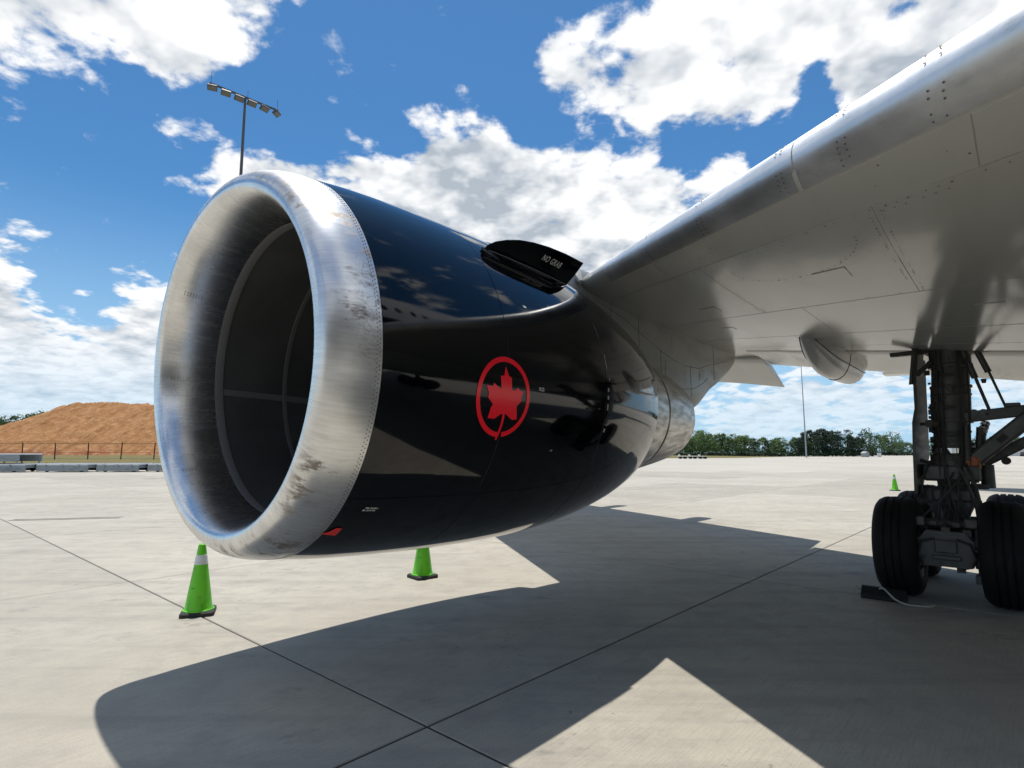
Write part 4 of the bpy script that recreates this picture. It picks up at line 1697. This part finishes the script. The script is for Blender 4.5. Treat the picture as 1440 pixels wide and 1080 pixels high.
# scratches / lines on the concrete: thin stuck-on tape remnants lying on the slabs
def build_marks():
    m = MB()
    a, b = Vector((-12.2, 14.3, .0045)), Vector((-9.9, 14.9, .0045))
    d = (b - a).normalized()
    n = Vector((-d.y, d.x, 0))
    for k in (0, .24):
        m.fan([a + n * k, b + n * k, b + n * (k + .06), a + n * (k + .06)])
    obj('joint_repair', m, 'sealant', bpy.data.objects['apron'])
    m = MB()
    a, b = Vector((11.6, 37.5, -.004)), Vector((13.2, 37.2, -.004))
    m.fan([a, b, b + Vector((.1, .35, 0)), a + Vector((.1, .35, 0))])
    obj('asphalt_patch', m, 'sealant', bpy.data.objects['apron'])


build_marks()


# ------------------------------------------------------------------ light masts
def build_mast(x, y, h, rz, label, shade):
    root = empty('light_mast', (x, y, 0), rz, label=label, cat='light mast', group='tall floodlight masts at the edge of the apron')
    m = MB()
    m.tube([(0, 0, 0), (0, 0, .02), (0, 0, h * .5), (0, 0, h)], [.24, .23, .16, .10], 14)
    obj('pole', m, shade, root)
    m = MB()
    m.box((0, 0, .02), (.9, .9, .06))
    obj('base_plate', m, shade, root)
    m = MB()
    m.box((0, 0, h), (5.6, .12, .14))
    for k in (-2.7, 2.7, .2):
        m.tube([(k, 0, h), (k, 0, h + (1.0 if k != .2 else .7))], .018, 6)
    obj('crossbar', m, shade, root)
    for k in range(6):
        xx = -2.62 + k * 1.05
        m = MB()
        rot = Euler((radians(-32), 0, radians((-22, -8, 0, 0, 12, 40)[k]))).to_matrix()
        c = Vector((xx, -.12, h - .38))
        m.box(c, (.74, .5, .18), rot)
        m.box(c + Vector((0, .02, .2)), (.12, .1, .35))
        f = obj('floodlight', m, 'lamp_housing', root, bevel=.03)
        g = MB()
        g.box(c + rot @ Vector((0, 0, -.104)), (.62, .38, .012), rot)
        obj('lens', g, 'lamp_glass', f)


mt = pixdir(345, 137)
ymast = 46.0
build_mast(mt.x / mt.y * ymast, ymast, CAM_H + mt.z / mt.y * ymast, radians(44), 'dark light mast with six floodlights rising behind the engine inlet', 'mast_steel')
mb = pixdir(1134, 641)
build_mast(mb.x / mb.y * 185.0, 185.0, 30.5, radians(25), 'slim grey light mast standing before the far trees', 'galvanised')


# ------------------------------------------------------------------ soil mound, verge, fence, dollies
def build_mound():
    # crest line profile from left to right, seen across the apron
    Y0 = 128.0
    m = MB()
    rows = []
    NX, NY = 300, 110
    def crest(x):
        pts = [(-151, 0), (-132, 2.4), (-116, 6.0), (-101, 12.0), (-97, 12.5), (-84, 12.5), (-70, 12.0), (-58, 11.0), (-46, 7.5), (-34, 3.0), (-26, 0)]
        return interp(pts, x) if x > -150 else 0
    for i in range(NX + 1):
        x = -152 + 128 * i / NX
        H = crest(x)
        row = []
        for j in range(NY + 1):
            v = j / NY
            y = Y0 - 26 + 70 * v
            if v < .40:
                f = v / .40
            elif v < .62:
                f = 1
            else:
                f = max(0, 1 - (v - .62) / .38)
            z = H * (f ** .92)
            r = .55 * mn.fractal(Vector((x * .16, y * .05, 1.7)), 1.0, 2.1, 5) * f - .75 * abs(mn.noise(Vector((x * .42, y * .035, 7.7)))) * (1 if v < .42 else .3) + .35
            g = .45 * mn.fractal(Vector((x * .6, y * .5, 4.2)), .8, 2.2, 4)
            z += (r + g) * min(1, H / 2) * (1 if f > .02 else 0)
            if v >= .4 and v < .5:
                z += .25 * max(0, mn.noise(Vector((x * .5, y * .5, 9)))) * min(1, H / 4)
            row.append((x, y, z - .25))
        rows.append(row)
    m.grid(rows, flip=True)
    obj('soil_mound', m.mesh('soil_mound', angle=80), 'soil', kind='structure')
    # dead grass bank in front of it
    m = MB()
    rows = []
    for i in range(60):
        x = -165 + 150 * i / 59
        row = []
        for j in range(14):
            v = j / 13
            y = 56 + 48 * v + (0 if x < -34 else (x + 34) * 1.0)
            z = 1.15 * min(1, max(0, (v - .25) / .6)) + .12 * mn.noise(Vector((x * .3, y * .3, 2))) - .02 - (.3 if v in (0,) else 0)
            row.append((x, y, z))
        rows.append(row)
    m.grid(rows, flip=True)
    obj('grass_bank', m.mesh('grass_bank', angle=80), 'dry_grass', kind='structure')
    # low strip at the foot of the right-hand wood
    m = MB()
    rows = []
    for i in range(60):
        x = 10 + 320 * i / 59
        row = []
        for j in range(8):
            v = j / 7
            yb = interp([(10, 158), (66, 174), (122, 247), (150, 332), (400, 400)], x)
            row.append((x, yb + 90 * v, .9 * v + .05 * mn.noise(Vector((x * .2, v * 9, 5))) - .03))
        rows.append(row)
    m.grid(rows, flip=True)
    obj('grass_verge', m.mesh('grass_verge', angle=80), 'dry_grass', kind='structure')


build_mound()


def build_fence():
    Y = 84.0
    root = empty('wire_fence', (-60, Y, .6), 0, label='dark post and wire fence running along the foot of the soil mound', cat='fence')
    xs = [-118 + 4.75 * k for k in range(20)]
    m = MB()
    m.tube([(0, 0, -.6), (0, 0, 2.35)], .075, 8)
    m.tube([(0, 0, 2.3), (0, -.18, 2.62)], .03, 6)
    me = m.mesh('post')
    for x in xs:
        o = obj('post', me, 'fence_post', root)
        o.location = (x + 60, 0, .0 + random.uniform(-.06, .1))
        o.rotation_euler = (0, random.uniform(-.03, .03), 0)
    for z, r in ((2.30, .030), (1.05, .018), (.15, .014), (2.52, .010)):
        for a, b in zip(xs, xs[1:]):
            m = MB()
            m.tube([(a + 60, 0, z), ((a + b) / 2 + 60, 0, z - .03), (b + 60, 0, z)], r, 5)
            obj('wire', m, 'fence_post', root)


build_fence()


def build_dolly(x, y, rz, L, label, stacked=False):
    root = empty('cargo_dolly', (x, y, 0), rz, label=label, cat='dolly', group='grey pallet dollies parked nose to tail on the apron edge')
    W = 2.4
    m = MB()
    for s_ in (-1, 1):
        m.box((0, s_ * W / 2, .32), (L, .10, .48))
        m.box((0, s_ * (W / 2 + .03), .50), (L, .06, .06))
        m.box((0, s_ * (W / 2 + .03), .22), (L, .06, .05))
    for k in range(6):
        m.box((-L / 2 + .1 + (L - .2) * k / 5, 0, .44), (.10, W - .1, .20))
    obj('frame', m, 'dolly_steel', root)
    m = MB()
    m.box((0, 0, .62), (L - .02, W + .10, .11))
    obj('deck', m, 'dolly_deck', root)
    m = MB()
    for k in range(9):
        xx = -L / 2 + .3 + (L - .6) * k / 8
        m.tube([(xx, -W / 2 + .1, .685), (xx, W / 2 - .1, .685)], .03, 8)
    obj('rollers', m, 'galvanised', root)
    for sx in (-.34, .34):
        for s_ in (-1, 1):
            m = MB()
            cx, cy = sx * L, s_ * (W / 2 - .25)
            m.lathe([(-.07, .05), (-.07, .17), (-.05, .19), (.05, .19), (.07, .17), (.07, .05)], lambda t, r, a: (cx + r * cos(a), cy + t, .19 + r * sin(a)), 18)
            obj('wheel', m, 'tyre_rubber', root)
    m = MB()
    m.tube([(L / 2, 0, .36), (L / 2 + .55, 0, .30)], .045, 8)
    m.box((L / 2 + .05, 0, .52), (.14, .5, .18))
    obj('drawbar', m, 'seam_dark', root)
    m = MB()
    for xx in (-L * .32, 0, L * .32):
        m.box((xx, -W / 2 - .08, .50), (.16, .10, .22))
    obj('stop_lug', m, 'steel_grey', root)
    if stacked:
        m = MB()
        for s_ in (-1, 1):
            m.box((-.3, s_ * W / 2, 1.16), (L - .6, .07, .56))
            m.box((-.3, s_ * (W / 2 + .03), 1.36), (L - .6, .06, .10))
            m.box((-.3, s_ * (W / 2 + .03), .95), (L - .6, .06, .10))
        for k in range(5):
            m.box((-L / 2 + .2 + (L - 1.0) * k / 4, -W / 2 + .02, .80), (.10, .10, .40))
            m.box((-L / 2 + .2 + (L - 1.0) * k / 4, W / 2 - .02, .80), (.10, .10, .40))
        obj('upper_frame', m, 'dolly_steel', root)
        m = MB()
        m.box((-.3, 0, 1.50), (L - .7, W + .1, .10))
        obj('upper_deck', m, 'dolly_deck', root)


yd = 50.0
for k, (u0, u1) in enumerate(((-60, 62), (66, 143), (144, 209), (211, 290))):
    x0, x1 = (u0 - 720) / FPX * yd * 1.0, (u1 - 720) / FPX * yd
    lab = ('grey dolly carrying a second raised deck, leftmost in the row', 'low white-topped dolly next to the double-decked one',
           'low white-topped dolly in the middle of the row', 'low white-topped dolly partly hidden behind the inlet lip')[k]
    build_dolly((x0 + x1) / 2, yd + k * .35, radians(.6), (x1 - x0) - .45, lab, k == 0)


# ------------------------------------------------------------------ trees
def crown_mesh(name, seed, h, w, kind):
    r = random.Random(seed)
    v, f = [], []
    clumps = []
    n = 46
    for i in range(n):
        for _ in range(50):
            z = r.uniform(.14, 1.0)
            if kind == 'pine':
                lim = .30 + .70 * sin(pi * min(1, max(0, (z - .08) / .98)) ** .8) if z < .97 else .3
                lim *= .85
            else:
                lim = sqrt(max(0, 1 - ((z - .55) / .47) ** 2))
            a = r.uniform(0, 2 * pi)
            rad = sqrt(r.random()) * lim
            if rad > .35 * lim or r.random() < .3:
                break
        clumps.append((rad * cos(a) * w / 2, rad * sin(a) * w / 2, z * h, r.uniform(.10, .19) * w))
    for cx, cy, cz, cr in clumps:
        for k in range(34):
            d = Vector((r.gauss(0, 1), r.gauss(0, 1), r.gauss(0, .75)))
            d = d.normalized() * cr * r.uniform(.5, 1.1)
            p = Vector((cx, cy, cz)) + d
            nrm = (d.normalized() + Vector((r.uniform(-.6, .6), r.uniform(-.6, .6), r.uniform(-.2, .9)))).normalized()
            x = nrm.orthogonal().normalized()
            x = Matrix.Rotation(r.uniform(0, 6.3), 3, nrm) @ x
            y = nrm.cross(x)
            s = r.uniform(.16, .34)
            b = len(v)
            for q in (x * s, y * s * .6, -x * s, -y * s * .6):
                v.append(tuple(p + q))
            f.append((b, b + 1, b + 2, b + 3))
    me = bpy.data.meshes.new(name)
    me.from_pydata(v, [], f)
    me.update()
    return me


def trunk_mesh(seed, h, w):
    r = random.Random(seed)
    m = MB()
    pts = [(r.uniform(-.06, .06) * k, r.uniform(-.06, .06) * k, h * .85 * k / 5) for k in range(6)]
    m.tube(pts, [.24, .20, .17, .13, .09, .04], 7)
    for k in range(6):
        z = h * r.uniform(.28, .75)
        a = r.uniform(0, 6.28)
        m.tube([(0, 0, z), (cos(a) * w * .2, sin(a) * w * .2, z + h * .08), (cos(a) * w * .36, sin(a) * w * .36, z + h * .12)], [.08, .06, .02], 5)
    return m.mesh('trunk')


def build_trees():
    kinds = {}
    for nm, kd, hh, ww, mt_ in (('leafy', 'round', 10, 7.2, 'leaf_light'), ('broad', 'round', 10, 7.6, 'leaf_mid'), ('pine', 'pine', 12, 6.4, 'leaf_dark')):
        kinds[nm] = []
        for s in range(3):
            c = crown_mesh(nm + '_crown', hash(nm) % 97 * 0 + s * 11 + len(nm), hh, ww, kd)
            c.materials.append(MATS[mt_])
            tm = trunk_mesh(s + 3, hh, ww)
            tm.materials.append(MATS['bark'])
            kinds[nm].append((c, tm))
    labels = {'leafy': ('pale green leafy tree in the far wood behind the engine exhaust', 'light leafy trees of the far wood'),
              'broad': ('mid green broad tree in the far wood towards the landing gear', 'broad green trees of the far wood'),
              'pine': ('dark pine tree in the tall dark clump behind the slim light mast', 'dark pines beside the slim mast')}
    r = random.Random(21)
    def tree(nm, x, y, h, lab=None, grp=None, base=10.0):
        c, tm = r.choice(kinds[nm])
        o = empty(nm + '_tree' if nm != 'pine' else 'pine_tree', (x, y, .4), r.uniform(0, 6.28), label=lab or labels[nm][0], cat='tree', group=grp or labels[nm][1])
        s = h / (12.0 if nm == 'pine' else 10.0)
        o.scale = (s * r.uniform(.9, 1.2), s * r.uniform(.9, 1.2), s)
        obj('crown', c, None, o)
        obj('trunk', tm, None, o)
    def at(u, y):
        return (u - 720) / FPX * y * 1.0
    # right-hand wood, front rows
    u = 930
    while u < 1140:
        for row in range(3):
            y = 232 + row * 9 + r.uniform(-3, 3)
            nm = 'leafy' if u < 1062 - row * 15 else r.choice(['broad', 'leafy', 'pine'])
            h = interp([(930, 8.2), (990, 8.6), (1060, 6.9), (1090, 6.2), (1140, 7.4)], u) * r.uniform(.66, 1.10) + row * .4
            tree(nm, at(u + r.uniform(-6, 6), y), y, h)
        u += 11.5
    u = 1122
    while u < 1210:
        for row in range(3):
            y = 226 + row * 7 + r.uniform(-2, 2)
            tree('pine', at(u + r.uniform(-4, 4), y), y, interp([(1122, 7.8), (1140, 9.6), (1175, 10.2), (1210, 8.0)], u) * r.uniform(.74, 1.06))
        u += 9.5
    tree('broad', at(1221, 224), 224, 10.0, 'lone taller tree standing just right of the dark pine clump', 'lone tree')
    u = 1226
    while u < 1480:
        for row in range(2):
            y = 290 + row * 10 + r.uniform(-4, 4)
            tree('broad', at(u + r.uniform(-5, 5), y), y, 8.0 * r.uniform(.6, 1.2))
        u += 11.5
    tree('broad', at(1252, 280), 280, 10.6, 'taller tree with airy crown left of the landing gear door', 'tree by the gear door')
    # wood beyond the soil mound
    u = -60
    while u < 90:
        for row in range(2):
            y = 240 + row * 10 + r.uniform(-4, 4)
            tree('broad', at(u + r.uniform(-5, 5), y), y, (15.0 + (2.2 if 25 < u < 75 else 0)) * r.uniform(.80, 1.08),
                 'dark green tree of the wood rising behind the left shoulder of the soil mound', 'trees behind the soil mound')
        u += 14


build_trees()


def build_undergrowth():
    r = random.Random(8)
    v, f = [], []
    def strip(u0, u1, y0, y1, h, n):
        for k in range(n):
            y = r.uniform(y0, y1)
            x = (r.uniform(u0, u1) - 720) / FPX * y
            hh = h * (.55 + .45 * mn.noise(Vector((x * .25, y * .1, 3)))) * r.random() ** .7
            p = Vector((x, y, .3 + hh))
            nrm = Vector((r.uniform(-1, 1), r.uniform(-1, .2), r.uniform(-.2, 1))).normalized()
            a = nrm.orthogonal().normalized()
            c = nrm.cross(a)
            s = r.uniform(.25, .55)
            b = len(v)
            for q in (a * s, c * s * .7, -a * s, -c * s * .7):
                v.append(tuple(p + q))
            f.append((b, b + 1, b + 2, b + 3))
    strip(925, 1225, 224, 232, 2.1, 12000)
    strip(1215, 1480, 280, 288, 2.2, 9000)
    me = bpy.data.meshes.new('undergrowth')
    me.from_pydata(v, [], f)
    me.update()
    obj('undergrowth', me, 'leaf_dark', label='dark tangled undergrowth along the foot of the far wood', cat='undergrowth', kind='stuff')


build_undergrowth()


# ------------------------------------------------------------------ small far things
def far_things():
    def at(u, y):
        return (u - 720) / FPX * y
    # small shed by the trees
    y = 205
    root = empty('small_shed', (at(1213, y), y, 0), .2, label='tiny pale shed at the right end of the pine clump', cat='shed')
    m = MB()
    m.prism([(-1.4, 0), (1.4, 0), (1.4, 2.1), (0, 3.0), (-1.4, 2.1)], lambda u, v, t: (u, t, v), -1.5, 1.5)
    root.scale = (.62, .62, .62)
    obj('wall', m, 'steel_grey', root)
    m = MB()
    for s_ in (-1, 1):
        m.box((s_ * .78, 0, 2.62), (1.9, 3.3, .08), Euler((0, s_ * radians(32), 0)).to_matrix())
    obj('roof', m, 'roof_grey', root)
    m = MB()
    m.box((-.2, -1.52, 1.0), (.9, .06, 1.9))
    obj('door', m, 'steel_grey', root)
    # cabinet
    root = empty('utility_cabinet', (at(1222.5, y), y - 4, 0), 0, label='small cream utility cabinet beside the tiny shed', cat='cabinet')
    m = MB()
    m.box((0, 0, .75), (1.1, .7, 1.4))
    obj('body', m, 'white_wall', root, bevel=.03)
    m = MB()
    m.box((0, 0, 1.48), (1.2, .8, .06))
    obj('lid', m, 'roof_grey', root)
    # long white building far right
    y = 262
    x0 = at(1398, y)
    root = empty('low_white_building', (x0, y, 0), 0, label='long low white building at the far right edge behind the gear brace', cat='building')
    m = MB()
    m.prism([(0, 0), (9, 0), (9, 2.6), (4.5, 3.4), (0, 2.6)], lambda u, v, t: (t, u, v), 0, 60)
    obj('wall', m, 'white_wall', root)
    m = MB()
    m.prism([(-.4, 2.62), (4.5, 3.5), (9.4, 2.62), (9.4, 2.72), (4.5, 3.62), (-.4, 2.72)], lambda u, v, t: (t, u, v), -.4, 60.4)
    obj('roof', m, 'roof_grey', root)
    for k in range(9):
        m = MB()
        m.box((2 + 3.4 * k, -.03, 1.25), (.08, .06, 2.4))
        obj('panel_joint', m, 'steel_grey', root)
    # low flat trailers near the engine exhaust
    for k, (u, y) in enumerate(((958, 150), (972, 151), (986, 150))):
        root = empty('flat_trailer', (at(u, y), y, 0), .05, label=('leftmost low dark flat trailer beside the exhaust nozzle', 'middle low flat trailer right of the exhaust nozzle', 'rightmost low flat trailer right of the exhaust nozzle')[k],
                     cat='trailer', group='flat trailers at the far apron edge')
        m = MB()
        m.box((0, 0, .62), (2.1, 1.5, .16))
        m.box((-.9, 0, .9), (.1, 1.4, .4))
        obj('bed', m, 'white_wall', root)
        for sx in (-.6, .6):
            m = MB()
            m.tube([(sx, -.75, .28), (sx, .75, .28)], .28, 14)
            obj('wheel', m, 'tyre_rubber', root)
    # small dark cart in front of the white building
    root = empty('service_cart', (at(1434, 240), 240, 0), .2, label='tiny dark cart in front of the long white building', cat='cart')
    m = MB()
    m.box((0, 0, .8), (2.2, 1.2, .6))
    m.box((-.3, 0, 1.4), (1.0, 1.1, .8))
    obj('body', m, 'gear_dark', root, bevel=.06)
    for sx in (-.7, .7):
        m = MB()
        m.tube([(sx, -.65, .3), (sx, .65, .3)], .3, 12)
        obj('wheel', m, 'tyre_rubber', root)


far_things()
